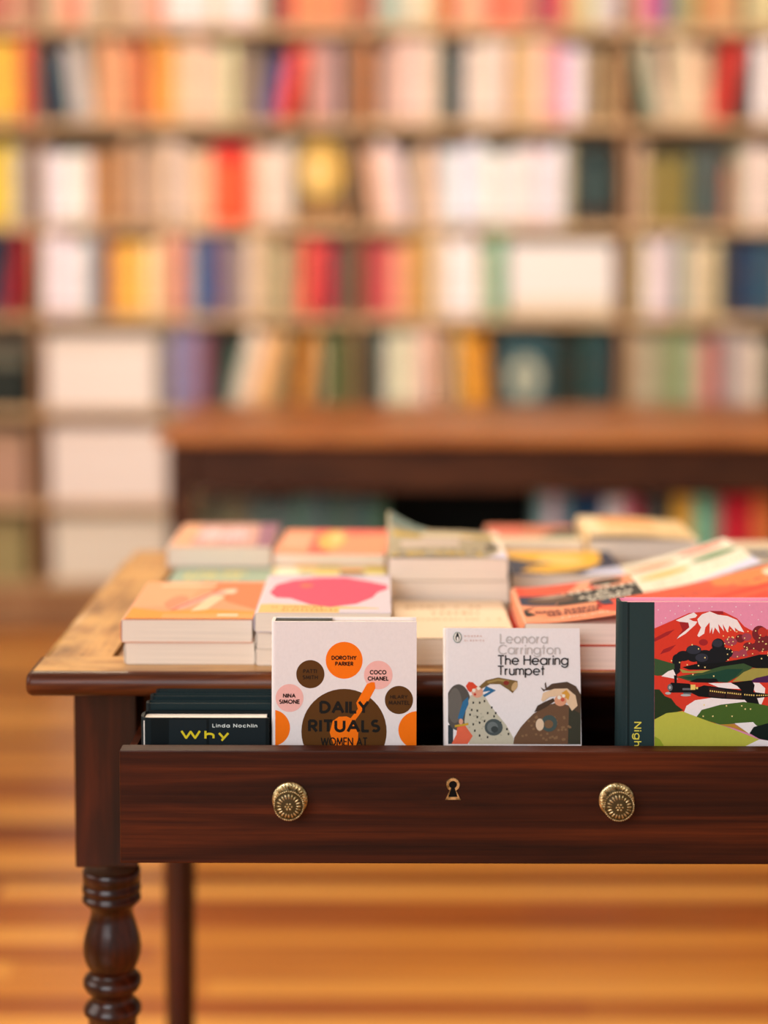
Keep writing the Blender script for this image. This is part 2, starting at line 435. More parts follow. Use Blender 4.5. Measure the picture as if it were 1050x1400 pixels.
bm = bmesh.new(); box(bm, UX[0]+.012, UX[-1]-.012, -.014, -.001, 0, .12, bev=.002); put('plinth', bm, W_CASEV, case)
bm = bmesh.new(); box(bm, UX[0]-.03, UX[-1]+.03, -.02, .32, 2.453, 2.48, bev=.004); put('cornice', bm, W_CASE, case)

# cloth / paper spines: the object's own colour, a title panel and bands printed on the spine
def spine_mat():
    m, n, l, b = new_mat('book_spine')
    oi = n.new('ShaderNodeObjectInfo'); tc = n.new('ShaderNodeTexCoord'); sx = n.new('ShaderNodeSeparateXYZ')
    l.new(tc.outputs['Generated'], sx.inputs[0])
    def band(inp, c, wd):
        s = n.new('ShaderNodeMath'); s.operation = 'SUBTRACT'; l.new(inp, s.inputs[0])
        if isinstance(c, float): s.inputs[1].default_value = c
        else: l.new(c, s.inputs[1])
        a = n.new('ShaderNodeMath'); a.operation = 'ABSOLUTE'; l.new(s.outputs[0], a.inputs[0])
        t = n.new('ShaderNodeMath'); t.operation = 'LESS_THAN'; t.inputs[1].default_value = wd; l.new(a.outputs[0], t.inputs[0])
        return t.outputs[0]
    mr = n.new('ShaderNodeMapRange'); mr.inputs[3].default_value = .45; mr.inputs[4].default_value = .75
    l.new(oi.outputs['Random'], mr.inputs[0])
    v = band(sx.outputs['Z'], mr.outputs[0], .2); h = band(sx.outputs['X'], .5, .22)
    mu = n.new('ShaderNodeMath'); mu.operation = 'MULTIPLY'; l.new(v, mu.inputs[0]); l.new(h, mu.inputs[1])
    no = n.new('ShaderNodeTexNoise'); no.inputs['Scale'].default_value = 120; l.new(tc.outputs['Object'], no.inputs[0])
    g = n.new('ShaderNodeMath'); g.operation = 'GREATER_THAN'; g.inputs[1].default_value = .52; l.new(no.outputs['Fac'], g.inputs[0])
    m2 = n.new('ShaderNodeMath'); m2.operation = 'MULTIPLY'; l.new(mu.outputs[0], m2.inputs[0]); l.new(g.outputs[0], m2.inputs[1])
    low = band(sx.outputs['Z'], .1, .035)
    ad = n.new('ShaderNodeMath'); ad.operation = 'MAXIMUM'; l.new(m2.outputs[0], ad.inputs[0]); l.new(low, ad.inputs[1])
    sc = n.new('ShaderNodeMath'); sc.operation = 'MULTIPLY'; sc.inputs[1].default_value = .5; l.new(ad.outputs[0], sc.inputs[0])
    inv = n.new('ShaderNodeMix'); inv.data_type = 'RGBA'; inv.inputs[7].default_value = lin('6a4a30')
    l.new(sc.outputs[0], inv.inputs[0]); l.new(oi.outputs['Color'], inv.inputs[6])
    l.new(inv.outputs[2], b.inputs['Base Color']); b.inputs['Roughness'].default_value = .45
    b.inputs['Specular IOR Level'].default_value = .3
    return m
SPINE = spine_mat()
def unit_cover():
    bm = bmesh.new(); c = .07
    prof = [(.5, .95), (.5, .06), (.42, .015), (.22, 0), (-.22, 0), (-.42, .015), (-.5, .06), (-.5, .95)]
    inn = [(.5-c, .95), (.5-c, .08), (.38, .045), (.2, .035), (-.2, .035), (-.38, .045), (-.5+c, .08), (-.5+c, .95)]
    rows = [[bm.verts.new((x, y, z)) for x, y in pr] for z in (0, 1) for pr in (prof, inn)]
    a, ai, b, bi = rows
    for k in range(len(prof)-1):
        bm.faces.new((a[k], b[k], b[k+1], a[k+1])); bm.faces.new((ai[k+1], bi[k+1], bi[k], ai[k]))
        bm.faces.new((a[k], a[k+1], ai[k+1], ai[k])); bm.faces.new((b[k+1], b[k], bi[k], bi[k+1]))
    bm.faces.new((a[0], ai[0], bi[0], b[0])); bm.faces.new((a[-1], b[-1], bi[-1], ai[-1]))
    bmesh.ops.recalc_face_normals(bm, faces=bm.faces[:])
    me = bpy.data.meshes.new('cover'); bm.to_mesh(me); bm.free(); me.materials.append(SPINE); return me
def unit_pages():
    bm = bmesh.new(); box(bm, -.42, .42, .05, .93, .015, .985)
    me = bpy.data.meshes.new('page_block'); bm.to_mesh(me); bm.free(); me.materials.append(paper()); return me
U_COVER, U_PAGES = unit_cover(), unit_pages()

NAMES = [('white', 240, 225, 220), ('cream', 228, 205, 180), ('beige', 205, 180, 150), ('tan', 190, 150, 105), ('peach', 232, 185, 150),
         ('apricot', 232, 160, 100), ('salmon pink', 235, 130, 110), ('coral red', 232, 95, 75), ('red', 205, 50, 50), ('dark red', 140, 45, 45),
         ('yellow', 242, 195, 85), ('mustard', 200, 155, 60), ('orange', 230, 120, 50), ('brown', 120, 80, 50), ('taupe', 160, 140, 125),
         ('grey', 125, 115, 110), ('black', 50, 52, 48), ('dark green', 50, 75, 65), ('olive', 120, 115, 70), ('sage green', 155, 175, 150),
         ('teal', 75, 125, 130), ('navy', 45, 60, 85), ('slate blue', 100, 125, 145), ('purple', 115, 90, 120), ('mauve', 150, 130, 155),
         ('magenta', 200, 90, 140), ('pale pink', 235, 200, 195), ('dusty rose', 200, 120, 115), ('khaki', 180, 170, 130), ('pale grey', 205, 195, 188)]
def cname(c):
    return min(NAMES, key=lambda n: sum((a-b)**2 for a, b in zip(n[1:], c)))[0]
def hexrgb(s): return tuple(int(s[i:i+2], 16) for i in (0, 2, 4))
ORD = ['first', 'second', 'third', 'fourth', 'fifth', 'sixth', 'seventh', 'eighth', 'ninth', 'tenth', 'eleventh', 'twelfth', 'thirteenth', 'fourteenth',
       'fifteenth', 'sixteenth', 'seventeenth', 'eighteenth', 'nineteenth', 'twentieth', 'twenty-first', 'twenty-second', 'twenty-third',
       'twenty-fourth', 'twenty-fifth', 'twenty-sixth', 'twenty-seventh', 'twenty-eighth', 'twenty-ninth', 'thirtieth', 'thirty-first', 'thirty-second', 'thirty-third', 'thirty-fourth']
USED = {}
ALLB = []
def shelf_book(X, Y, Z, wd, ht, dp, colr, lean):
    o = bpy.data.objects.new('shelved_book', U_COVER); COL.objects.link(o)
    o.location = (X, Y, Z); o.scale = (wd, dp, ht); o.rotation_euler = (0, R(lean), 0)
    o.color = lin(colr)
    p = bpy.data.objects.new('page_block', U_PAGES); COL.objects.link(p); p.parent = o
    return o
def fill_run(spec, x_start, row_py, z, Y, bay_of, shelf_name, group, hmin=.215, hmax=.258, dp=.16, maxh=.264, kindword='spine'):
    """spec: (x_end, hex or None, lean, height factor) in frame pixels along the shelf"""
    items = []; x = x_start
    for s in spec:
        x1, c = s[0], s[1]; lean = s[2]*1.5 if len(s) > 2 else 0; hf = s[3] if len(s) > 3 else 1
        if c:
            n = max(1, round((x1-x)/15.5))
            base = hexrgb(c)
            for k in range(n):
                cc = tuple(max(12, min(250, v+random.randint(-11, 11)*(k > 0))) for v in base)
                items.append((x+(x1-x)*k/n, x+(x1-x)*(k+1)/n, cc, lean, hf))
        x = x1
    out = []
    i = 0
    while i < len(items):
        j = i
        while j+1 < len(items) and items[j+1][3] == items[i][3] and abs(items[j+1][0]-items[j][1]) < .5: j += 1
        grp = items[i:j+1]; a = R(grp[0][3])
        X0, X1 = atY(grp[0][0], row_py, Y)[0], atY(grp[-1][1], row_py, Y)[0]
        hs = [min(maxh, random.uniform(hmin, hmax)*g[4]) for g in grp]
        shift = max(hs)*math.sin(abs(a))
        k = (X1-X0-shift-.0012)/(X1-X0)
        if k < .3: k = .3
        b0 = X0+.0006+(shift if a < 0 else 0)
        for g, h in zip(grp, hs):
            xa, xb = atY(g[0], row_py, Y)[0], atY(g[1], row_py, Y)[0]
            wd = (xb-xa)*k*math.cos(a)*.985
            cx = b0+((xa+xb)/2-X0)*k
            out.append((cx, z+abs(math.sin(a))*wd/2+.0003, wd, h, g[2], math.degrees(a)))
        i = j+1
    objs = []
    for (cx, zz, wd, h, c, a) in out:
        o = shelf_book(cx, Y+random.uniform(0, .012), zz, wd, h, dp, c, a); objs.append((o, c, cx, h, a))
    for q in objs: ALLB.append((shelf_name, bay_of(q[2]), q[2], q[0], q[1], q[4], kindword, group))
    return objs
def label_books():
    bays = {}
    for q in ALLB: bays.setdefault((q[0], q[1]), []).append(q)
    for (shelf_name, bay), lst in bays.items():
        lst.sort(key=lambda q: q[2])
        for k, (_, _, cx, o, c, a, kindword, group) in enumerate(lst):
            nm = cname(c)
            lf = cname(lst[k-1][4]) if k else None; rt = cname(lst[k+1][4]) if k+1 < len(lst) else None
            look = ('leaning ' if abs(a) > 2 else '')+nm
            if lf and rt: lab = '%s %s between %s and %s ones, %s, %s' % (look, kindword, lf, rt, shelf_name, bay)
            elif rt: lab = '%s %s at the left end beside %s, %s, %s' % (look, kindword, rt, shelf_name, bay)
            else: lab = '%s %s at the right end, %s, %s' % (look, kindword, shelf_name, bay)
            o['category'] = 'book'; o['group'] = group
            USED.setdefault(lab, []).append((o, '%s %s, %s from the left, %s, %s' % (look, kindword, ORD[k], shelf_name, bay)))
def bay(cx):
    for k, (a, b) in enumerate(zip(UX, UX[1:])):
        if cx < b: return ['left bay', 'second bay', 'third bay', 'right bay'][k]
def top(k): return SZ[k]+.0122

def row(k, py, name, runs, **kw):
    for xs, spec in runs:
        fill_run(spec, xs, py, top(k), CY+.012, bay, name, 'books on the bookcase shelves', **kw)
# top shelf in view
row(1, 20, 'top shelf', [
  (-24, [(-2, 'c86e5a'), (12, 'c8705a'), (38, 'dcab82')]),
  (57, [(80, 'e6c49c'), (108, 'f29672'), (138, 'e6c6a8'), (152, '9a7048'), (180, 'dcb88c'), (205, 'e0bc98'), (225, 'f29672'), (285, 'f6e6e0'), (300, 'dccaaa'), (350, 'f6e4da'),
        (365, 'cdb996'), (382, '323c32'), (400, 'c83228'), (440, 'e6965a'), (480, 'e88c5c')]),
  (494, [(512, 'c85a3c'), (535, '96aa96'), (560, 'cdcdb9'), (590, 'f0d7af'), (605, 'd79132'), (620, 'be3c28'), (668, 'ebaf82'), (690, 'f05a30'), (725, 'f08060'), (740, '826050'),
         (770, 'c83250'), (790, 'd7a564'), (815, 'd7c39b'), (846, 'dccdc3')]),
  (863, [(873, 'e6c3a5'), (888, 'd8466c'), (905, 'c86ea0'), (920, '505a78'), (950, 'a59b6e'), (968, 'be7832'), (1010, 'dca569'), (1022, '5a5a3c'), (1066, 'e1c896')])])
row(2, 110, 'second shelf', [
  (-24, [(24, 'f8be46'), (41.5, 'e62d22', 0, 1.06)]),
  (57, [(76, '32324b'), (86, '2f7f84', -5, .8), (130, 'd2c3b4', -5), (160, 'eba86e'), (178, 'eba066'), (205, 'eb7d50', -3), (238, 'eba03c'), (262, 'e8cba0'), (290, 'f4c6ac'), (322, 'd9c5a5'),
        (335, '7d6446'), (352, 'a58c78'), (386, '5f5082', 8, .9), (420, 'f0492d', 8), (434, 'eb967d'), (462, 'b48c82'), (480, '6e4b37')]),
  (494, [(508, 'd27832', 0, .95), (520, '3c3c32'), (535, 'c8a08c'), (550, 'dcaa96'), (600, 'e4c6b6'), (634, '263b3a', 0, .9), (692, 'e4d0c2'), (708, 'be8c3c'), (735, 'e6c296'), (760, 'f6bca6'),
         (774, 'd078a4'), (796, 'eee0e6', 0, 1.04), (812, 'b49a78'), (830, 'c4a474', -5), (846, 'b48c5a')]),
  (860, [(886, '6e7d64', -7), (916, 'dccaa8', -7), (945, 'e2c6a0'), (972, 'ecb896'), (1018, 'f03c32', 8), (1030, '5a3c3c'), (1066, 'f4e6e2')])])
row(3, 245, 'third shelf', [
  (-24, [(14, 'f6cd3c'), (33, 'cdbea8'), (43, '463758')]),
  (57, [(122, 'f8eae2', 0, .92), (150, 'c48c5e'), (165, '9a5e32'), (182, 'dcaa7c'), (192, '82705c'), (225, 'cda48a'), (262, 'd9bca8'), (290, 'e6be90')]),
  (340, [(352, 'f4aa80'), (400, 'efd5be')]),
  (494, [(520, 'f2bc96', -5), (560, 'f8dccf', -5), (600, 'dec0a4', -3), (770, 'e8dedb'), (782, 'c4b48c')]),
  (866, [(885, 'c39e7e'), (940, '8c7832', 0, .88), (968, '4a5a4c'), (990, '45504a', 0, .95), (1002, 'b86848', 0, .8), (1015, '9a9070'), (1066, 'e8d4be')])])
row(4, 375, 'fourth shelf', [
  (-24, [(6, '323250'), (42, 'c42834', 6)]),
  (57, [(118, 'f8ebe6'), (128, 'b4b4a0'), (138, '37707a'), (148, '963c50'), (165, 'eba446'), (195, 'f8be50'), (215, 'f6d79b'), (235, 'e8b48c'), (250, 'c45a4b'), (262, 'e2b4a0'), (282, '306e92'),
        (305, '5a3c6e'), (335, '968278'), (358, 'dfc0a0'), (372, 'c4a06e'), (395, 'aaa07a'), (408, 'c88c60'), (438, 'f8604e', 3), (455, 'd01436'), (478, '504438')]),
  (494, [(506, '8c2c30'), (515, 'b42436'), (535, 'd65c54'), (555, 'e89678'), (570, 'e0a45a'), (590, 'b88a3c'), (615, 'ecd2b8'), (650, 'f8ebec'), (670, 'cdbea5'), (690, '82b48c')]),
  (866, [(880, 'ccb482'), (922, 'e6d7d2'), (938, '91af9b', -3), (955, 'e8d4b4'), (985, 'd0b48c'), (1000, '3c3c32'), (1026, '0f2c4e'), (1066, '2c5064')])])
row(5, 500, 'fifth shelf', [
  (218, [(230, '968c78'), (270, '8c82a8'), (284, '965064'), (300, '503c3c'), (318, '1e6452', 9, .9), (352, 'e8d4c0', 9), (400, 'eeb478', 9), (434, 'e6963c', 5), (446, 'b9a078'), (478, '505a28')]),
  (494, [(508, '283c1e'), (524, '122c32'), (560, 'dccfb4'), (590, 'eccab4'), (612, 'e8aa82', -3), (625, 'bea884'), (655, 'efaa38', -3), (674, 'c07808', -3)]),
  (760, [(800, '1e2820', 0, .9), (838, '1e463f')]),
  (862, [(890, 'c4a882'), (915, 'a09c78'), (940, '8c966e'), (955, 'beb496'), (972, 'd2927c'), (986, 'a43c46'), (1020, 'b4a096'), (1044, 'e8cec0'), (1066, '28322c')])])

# things standing face out on the shelves, and the wide boxes
def face_book(label, px0, px1, py0, k, cover, layers=(), t=.03, lean=6):
    X0, _ = atY(px0, 400, CY+.02); X1, Z1 = atY(px1, py0, CY+.02)
    w = X1-X0; h = Z1-top(k)
    L = [(c, [[(x*w, y*h) for x, y in p] for p in polys]) for c, polys in layers]
    b = make_book('face_out_book', label, w, h/math.cos(R(lean)), t, (0, 0, 0), cover=cover, layers=L, group='books shown cover out on the bookcase')
    stand(b, X0, CY+.022+t*math.cos(R(lean))*.0, top(k)+.0005+t*math.sin(R(lean)), lean)
    return b
face_book('bright orange red book with a dark red top, cover out on the third shelf', 291, 338, 200, 3, 'ff4a1c', [('b41414', [rect(0, .8, 1, 1)]), ('ff7040', [rect(.1, .12, .3, .75)])])
face_book('dark brown book with a gold disc on its cover, third shelf of the bookcase', 404, 474, 192, 3, '5f5032', [('d2a03c', [ell(.5, .62, .42, .34)]), ('e6be78', [ell(.42, .6, .22, .2)]), ('966432', [rect(0, 0, 1, .2)])])
face_book('black green cover out book beside the right upright, third shelf of the bookcase', 786, 838, 205, 3, '1e2e2a', [('40504a', [rect(.1, .45, .9, .55)]), ('3c2a1c', [rect(0, 0, 1, .18)])])
face_book('wide white cover out book on the fourth shelf beside a sage green spine', 694, 838, 335, 4, 'e2d4ca', [('dcc4a8', [rect(0, 0, 1, .22)])])
face_book('dark teal book with a pale round face on its cover, fifth shelf', 684, 754, 462, 5, '28484c', [('aaa58c', [ell(.48, .42, .32, .3)]), ('5a6e68', [ell(.48, .42, .12, .12)])])
def shelf_box(label, px0, px1, py0, k, c, lid):
    X0, _ = atY(px0, 600, CY+.01); X1, Z1 = atY(px1, py0, CY+.01)
    T = thing('storage_box', label, 'box', ((X0+X1)/2, CY+.01, top(k)+.0003), (0, 0, 0), 'wide boxes at the left of the bookcase')
    w = (X1-X0)/2; h = Z1-top(k)
    bm = bmesh.new(); box(bm, -w, w, .004, .25, 0, h*.8, bev=.002); put('box_body', bm, ink(c, .6), T)
    bm = bmesh.new(); box(bm, -w-.002, w+.002, 0, .254, h*.8+.0005, h, bev=.002); put('box_lid', bm, ink(lid, .6), T)
shelf_box('pale cream box filling the left of the fifth shelf, the topmost of three', 64, 212, 460, 5, 'ebdacd', 'e4d0be')
shelf_box('pale pinkish white box on the sixth shelf, the middle one of three', 68, 226, 586, 6, 'e8d6ca', 'e6d2c4')
shelf_box('greyish cream box on the lowest shelf, the bottom one of three', 70, 230, 710, 7, 'e0d2be', 'd8c8b2')
shelf_box('dark grey green box at the left edge of the photo, fifth shelf', -40, 34, 486, 5, '282c26', '6e6a58')
shelf_box('pinkish tan box at the left edge of the photo, sixth shelf', -60, 36, 592, 6, 'b48c74', 'a88468')
shelf_box('olive tan box at the left edge of the photo, lowest shelf', -60, 36, 712, 7, '9a8a5c', '8a7850')

# ------------------------------------------------------------------ the table between bookcase and front table
mt = thing('display_table', 'brown wooden table standing in front of the bookcase, out of focus', 'table', (0, 0, 0))
mx0 = atY(214, 590, 4.0)[0]; mx1 = 1.75
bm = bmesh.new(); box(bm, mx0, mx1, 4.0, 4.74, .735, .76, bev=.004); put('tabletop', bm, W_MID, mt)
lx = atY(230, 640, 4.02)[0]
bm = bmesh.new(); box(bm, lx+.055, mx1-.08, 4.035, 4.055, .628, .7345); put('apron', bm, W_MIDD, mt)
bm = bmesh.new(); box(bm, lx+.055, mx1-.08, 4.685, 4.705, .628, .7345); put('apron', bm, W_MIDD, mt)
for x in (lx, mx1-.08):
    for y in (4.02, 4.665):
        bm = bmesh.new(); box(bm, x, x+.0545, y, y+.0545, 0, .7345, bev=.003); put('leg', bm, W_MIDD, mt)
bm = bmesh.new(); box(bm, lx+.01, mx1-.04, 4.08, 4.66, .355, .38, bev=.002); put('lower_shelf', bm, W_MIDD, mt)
bm = bmesh.new(); box(bm, lx+.06, mx1-.085, 4.664, 4.676, .382, .627); put('back_panel', bm, wood('under_table_shade', '0f100a', '1a1a12', '26241a', (3, 24, 24), .6, 0), mt)  # added sheet, near-black to stand in for the shade below the table
ush = lambda cx: 'rear table, %s group' % ('left' if cx < 0.2 else 'right')
fill_run([(532, None)], 268, 690, .3803, 4.12, ush, 'lower shelf', 'books under the display table')
fill_run([(300, '6e6e58'), (340, '78745c'), (372, '5f7068'), (430, '5a6e6a'), (476, '52686a'), (530, '4c605a')], 268, 690, .3803, 4.12, ush, 'lower shelf', 'books under the display table', hmin=.205, hmax=.225, maxh=.232)
fill_run([(748, '8cb4b4'), (766, 'cdafb9'), (782, '6e9096'), (825, '0f3c5f'), (850, 'dcd7dc'), (862, 'f0b4be'), (880, 'aa1e3c'), (900, '50504b'), (920, '3c3c37'), (950, 'e6b440'), (975, '78c8aa'), (990, '968c80'),
          (1030, 'dc1e37'), (1062, 'e67840')], 735, 690, .3803, 4.12, ush, 'lower shelf', 'books under the display table', hmin=.215, hmax=.232, maxh=.236)
label_books()
for lab, lst in USED.items():
    for o, alt in lst:
        o['label'] = lab if len(lst) == 1 else alt

# ------------------------------------------------------------------ the front table
TZ = .76
TF, TB = 1.722, 2.43          # front and back edge of the top
TL, _ = atZ(46, 921, TZ); TR = 1.10
FR = .066                     # width of the frame around the sunk panel
table = thing('library_table', 'dark mahogany table with turned legs and an open drawer of books', 'table', (0, 0, 0))
def lip_board(bm, x0, x1, y0, y1, side):
    """board of the top's frame, its outer long side a bullnose"""
    th = .0245; n = 8
    if side == 'front':
        prof = [(y1, TZ-th), (y1, TZ)]+[(y0+.003-.011*math.sin(R(a)), TZ-th/2+th/2*math.cos(R(a))) for a in [180*i/n for i in range(n+1)]]
        a = [bm.verts.new((x0, y, z)) for y, z in prof]; b = [bm.verts.new((x1, y, z)) for y, z in prof]
    else:
        sg = -1 if side == 'left' else 1
        xo, xi = (x0, x1) if side == 'left' else (x1, x0)
        prof = [(xi, TZ-th), (xi, TZ)]+[(xo-sg*.003+sg*.011*math.sin(R(a)), TZ-th/2+th/2*math.cos(R(a))) for a in [180*i/n for i in range(n+1)]]
        a = [bm.verts.new((x, y0, z)) for x, z in prof]; b = [bm.verts.new((x, y1, z)) for x, z in prof]
    m = len(prof)
    if side == 'front':                  # the nosing turns round at both ends
        for ends, x, sg in ((a, x0, 1), (b, x1, -1)):
            full = ends[:]
            rings = [full]
            for dx, sc in ((.0035, .9), (.0055, .72)):
                rings.append([bm.verts.new((x-sg*dx, y0+(v.co.y-y0)*(1 if v.co.y > y0+.004 else sc)+(0 if v.co.y > y0+.004 else .004*(1-sc)), TZ-th/2+(v.co.z-TZ+th/2)*sc)) for v in full])
            for p, q in zip(rings, rings[1:]):
                for k in range(m):
                    f = bm.faces.new((p[k], p[(k+1) % m], q[(k+1) % m], q[k])); f.material_index = 1; f.smooth = True
            if ends is a: a_end = rings[-1]
            else: b_end = rings[-1]
    else: a_end, b_end = a, b
    for k in range(m):
        f = bm.faces.new((a[k], a[(k+1) % m], b[(k+1) % m], b[k]))
        f.material_index = 1 if (2 if side == 'front' else 5) <= k < m-1 else 0
        f.smooth = 2 <= k < m-1
    bm.faces.new(a_end[::-1]); bm.faces.new(b_end)
    bmesh.ops.recalc_face_normals(bm, faces=bm.faces[:])
bm = bmesh.new(); lip_board(bm, TL-.0015, TR+.0015, TF, TF+FR, 'front'); put('top_rail_front', bm, [W_TOPX, W_LIP], table)
bm = bmesh.new(); box(bm, TL+.001, TR-.001, TB-FR, TB, TZ-.0245, TZ, bev=.003); put('top_rail_back', bm, W_TOPX, table)
bm = bmesh.new(); lip_board(bm, TL, TL+FR, TF+FR+.0003, TB-FR-.0003, 'left'); put('top_rail_side', bm, [W_TOPY, W_LIP], table)
bm = bmesh.new(); lip_board(bm, TR-FR, TR, TF+FR+.0003, TB-FR-.0003, 'right'); put('top_rail_side', bm, [W_TOPY, W_LIP], table)
bm = bmesh.new(); box(bm, TL+FR+.005, TR-FR-.005, TF+FR+.005, TB-FR-.005, TZ-.02, TZ-.0012, bev=.0008); put('top_panel', bm, W_PANEL, table)
bm = bmesh.new(); box(bm, TL+FR+.0002, TR-FR-.0002, TF+FR+.0005, TB-FR-.0005, TZ-.0235, TZ-.0203); put('panel_backing', bm, BLACK, table)

PY0 = TF+.06                 # front face of the leg posts
PWX0 = atY(103, 1060, PY0)[0]; PWX1 = atY(189, 1060, PY0)[0]; PW = PWX1-PWX0
PZ0 = atY(150, 1187, PY0)[1]
UZ = TZ-.0247
DZ0 = atY(600, 1181, 1.60)[1]     # underside of the drawer
def turned(bm, cx, cy):
    s = (PY0+PW/2)/2450
    pts = [(1187, 38), (1189, 40), (1203, 40), (1206, 36), (1209, 40), (1216, 41), (1220, 35), (1223, 40), (1229, 41), (1234, 36), (1240, 30), (1248, 29), (1256, 31), (1268, 35),
           (1280, 38.5), (1292, 40.5), (1302, 40.5), (1312, 38), (1320, 34), (1326, 30), (1329, 30), (1332, 36), (1338, 40.5), (1345, 40.5), (1351, 37), (1355, 31), (1362, 29),
           (1368, 33), (1374, 39), (1379, 40.5), (1383, 40), (1386, 35), (1390, 34), (1500, 32), (1800, 26), (1930, 22), (1938, 26), (1952, 27), (1965, 24)]
    prof = []
    for y, r in pts:
        z = atY(150, y, cy)[1] if y < 1400 else None
        if z is None:
            z14 = atY(150, 1400, cy)[1]; z = z14*(1-(y-1400)/565)
        prof.append((max(z, 0), r*s))
    prof[-1] = (0.0, prof[-1][1])
    prof = sorted(prof, key=lambda p: p[0])
    lathe(bm, prof, 48, (cx, cy))
def front_leg(x0, name='front_leg'):
    bm = bmesh.new(); box(bm, x0, x0+PW, PY0, PY0+PW, PZ0, UZ, bev=.0016)
    turned(bm, x0+PW/2, PY0+PW/2)
    return put('leg', bm, W_LEG, table)
DX0 = atY(165, 1100, 1.60)[0]; DX1 = atY(1093, 1100, 1.60)[0]
FP2 = DX1-.012                # next post
front_leg(PWX0); front_leg(TR-.045-PW)
bm = bmesh.new(); box(bm, FP2+.012, FP2+.012+PW, PY0, PY0+.03, .5745, UZ, bev=.001); put('drawer_divider', bm, W_TABLE, table)
def back_leg(x0):
    bm = bmesh.new(); box(bm, x0, x0+PW, TB-.045-PW, TB-.045, PZ0, UZ, bev=.0016)
    cx, cy = x0+PW/2, TB-.045-PW/2
    lathe(bm, [(0, .015), (.02, .0185), (.35, .0215), (PZ0-.004, .0225), (PZ0, .0225)], 36, (cx+.008, cy))
    return put('leg', bm, W_LEG, table)
back_leg(PWX0); back_leg(TR-.045-PW)
# aprons and rails
bm = bmesh.new(); box(bm, PWX0+.008, PWX0+.028, PY0+PW+.0003, TB-.0455-PW, .563, UZ); put('apron', bm, W_TABLE, table)
bm = bmesh.new(); box(bm, TR-.045-.028, TR-.045-.008, PY0+PW+.0003, TB-.0455-PW, .563, UZ); put('apron', bm, W_TABLE, table)
bm = bmesh.new(); box(bm, PWX0+PW+.0003, TR-.0455-PW, TB-.045-.03, TB-.045-.01, .563, UZ); put('apron', bm, W_TABLE, table)
for a, b in ((PWX1+.0003, FP2+.0117), (FP2+.0123+PW, TR-.0455-PW)):
    bm = bmesh.new(); box(bm, a, b, PY0+.006, PY0+.03, .575, DZ0-.001, bev=.0008); put('drawer_rail', bm, W_TABLE, table)

# drawers (front board, with box, knobs and escutcheon as its sub-parts)
def brass():
    m, n, l, b = new_mat('aged_brass')
    tc = n.new('ShaderNodeTexCoord'); no = n.new('ShaderNodeTexNoise'); no.inputs['Scale'].default_value = 260; no.inputs['Detail'].default_value = 4
    l.new(tc.outputs['Object'], no.inputs[0])
    cr = n.new('ShaderNodeValToRGB'); e = cr.color_ramp.elements
    e[0].position = .35; e[0].color = lin('8a7446'); e[1].position = .6; e[1].color = lin('f0dca8')
    l.new(no.outputs['Fac'], cr.inputs[0]); l.new(cr.outputs[0], b.inputs['Base Color'])
    b.inputs['Metallic'].default_value = .95; b.inputs['Roughness'].default_value = .32
    return m
BRASS = brass(); BRASSD = ink('4a3c22', .4)
def ball(bm, c, r, sc=(1, 1, 1), rotm=None, mi=0):
    q = bmesh.ops.create_uvsphere(bm, u_segments=12, v_segments=8, radius=r)
    M = Matrix.Translation(c) @ (rotm or Matrix.Identity(4)) @ Matrix.Diagonal((*sc, 1))
    for v in q['verts']: v.co = M @ v.co
    for f in set(f for v in q['verts'] for f in v.link_faces): f.material_index = mi; f.smooth = True
def knob_mesh():
    bm = bmesh.new()                        # axis along +z, later turned to face the room
    lathe(bm, [(0, .0162), (.0012, .0164), (.002, .0156), (.0024, .0146), (.0026, .010)], 48)
    lathe(bm, [(.002, .0075), (.006, .0058), (.012, .0062), (.0155, .0100), (.0165, .0130), (.0178, .0138), (.019, .0134), (.0196, .0118), (.0204, .0112), (.0214, .009), (.0218, .004)], 48, mi=1)
    for k in range(30):                     # ring of leaves on the plate
        a = 2*PI*k/30; ball(bm, (.0128*math.cos(a), .0128*math.sin(a), .0026), .0013, (2.0, .75, .8), Matrix.Rotation(a, 4, 'Z'))
    for k in range(44):                     # beaded rim
        a = 2*PI*k/44; ball(bm, (.0131*math.cos(a), .0131*math.sin(a), .0192), .00088)
    for k in range(20):                     # rosette petals
        a = 2*PI*k/20; ball(bm, (.0082*math.cos(a), .0082*math.sin(a), .0207), .0012, (2.5, .85, .8), Matrix.Rotation(a, 4, 'Z'))
    for k in range(6):
        a = 2*PI*k/6; ball(bm, (.0027*math.cos(a), .0027*math.sin(a), .0221), .00105)
    ball(bm, (0, 0, .0224), .0012)
    for f in bm.faces: f.smooth = True
    me = bpy.data.meshes.new('knob'); bm.to_mesh(me); bm.free(); me.materials.append(BRASS); me.materials.append(BRASSD); return me
KNOB = knob_mesh()
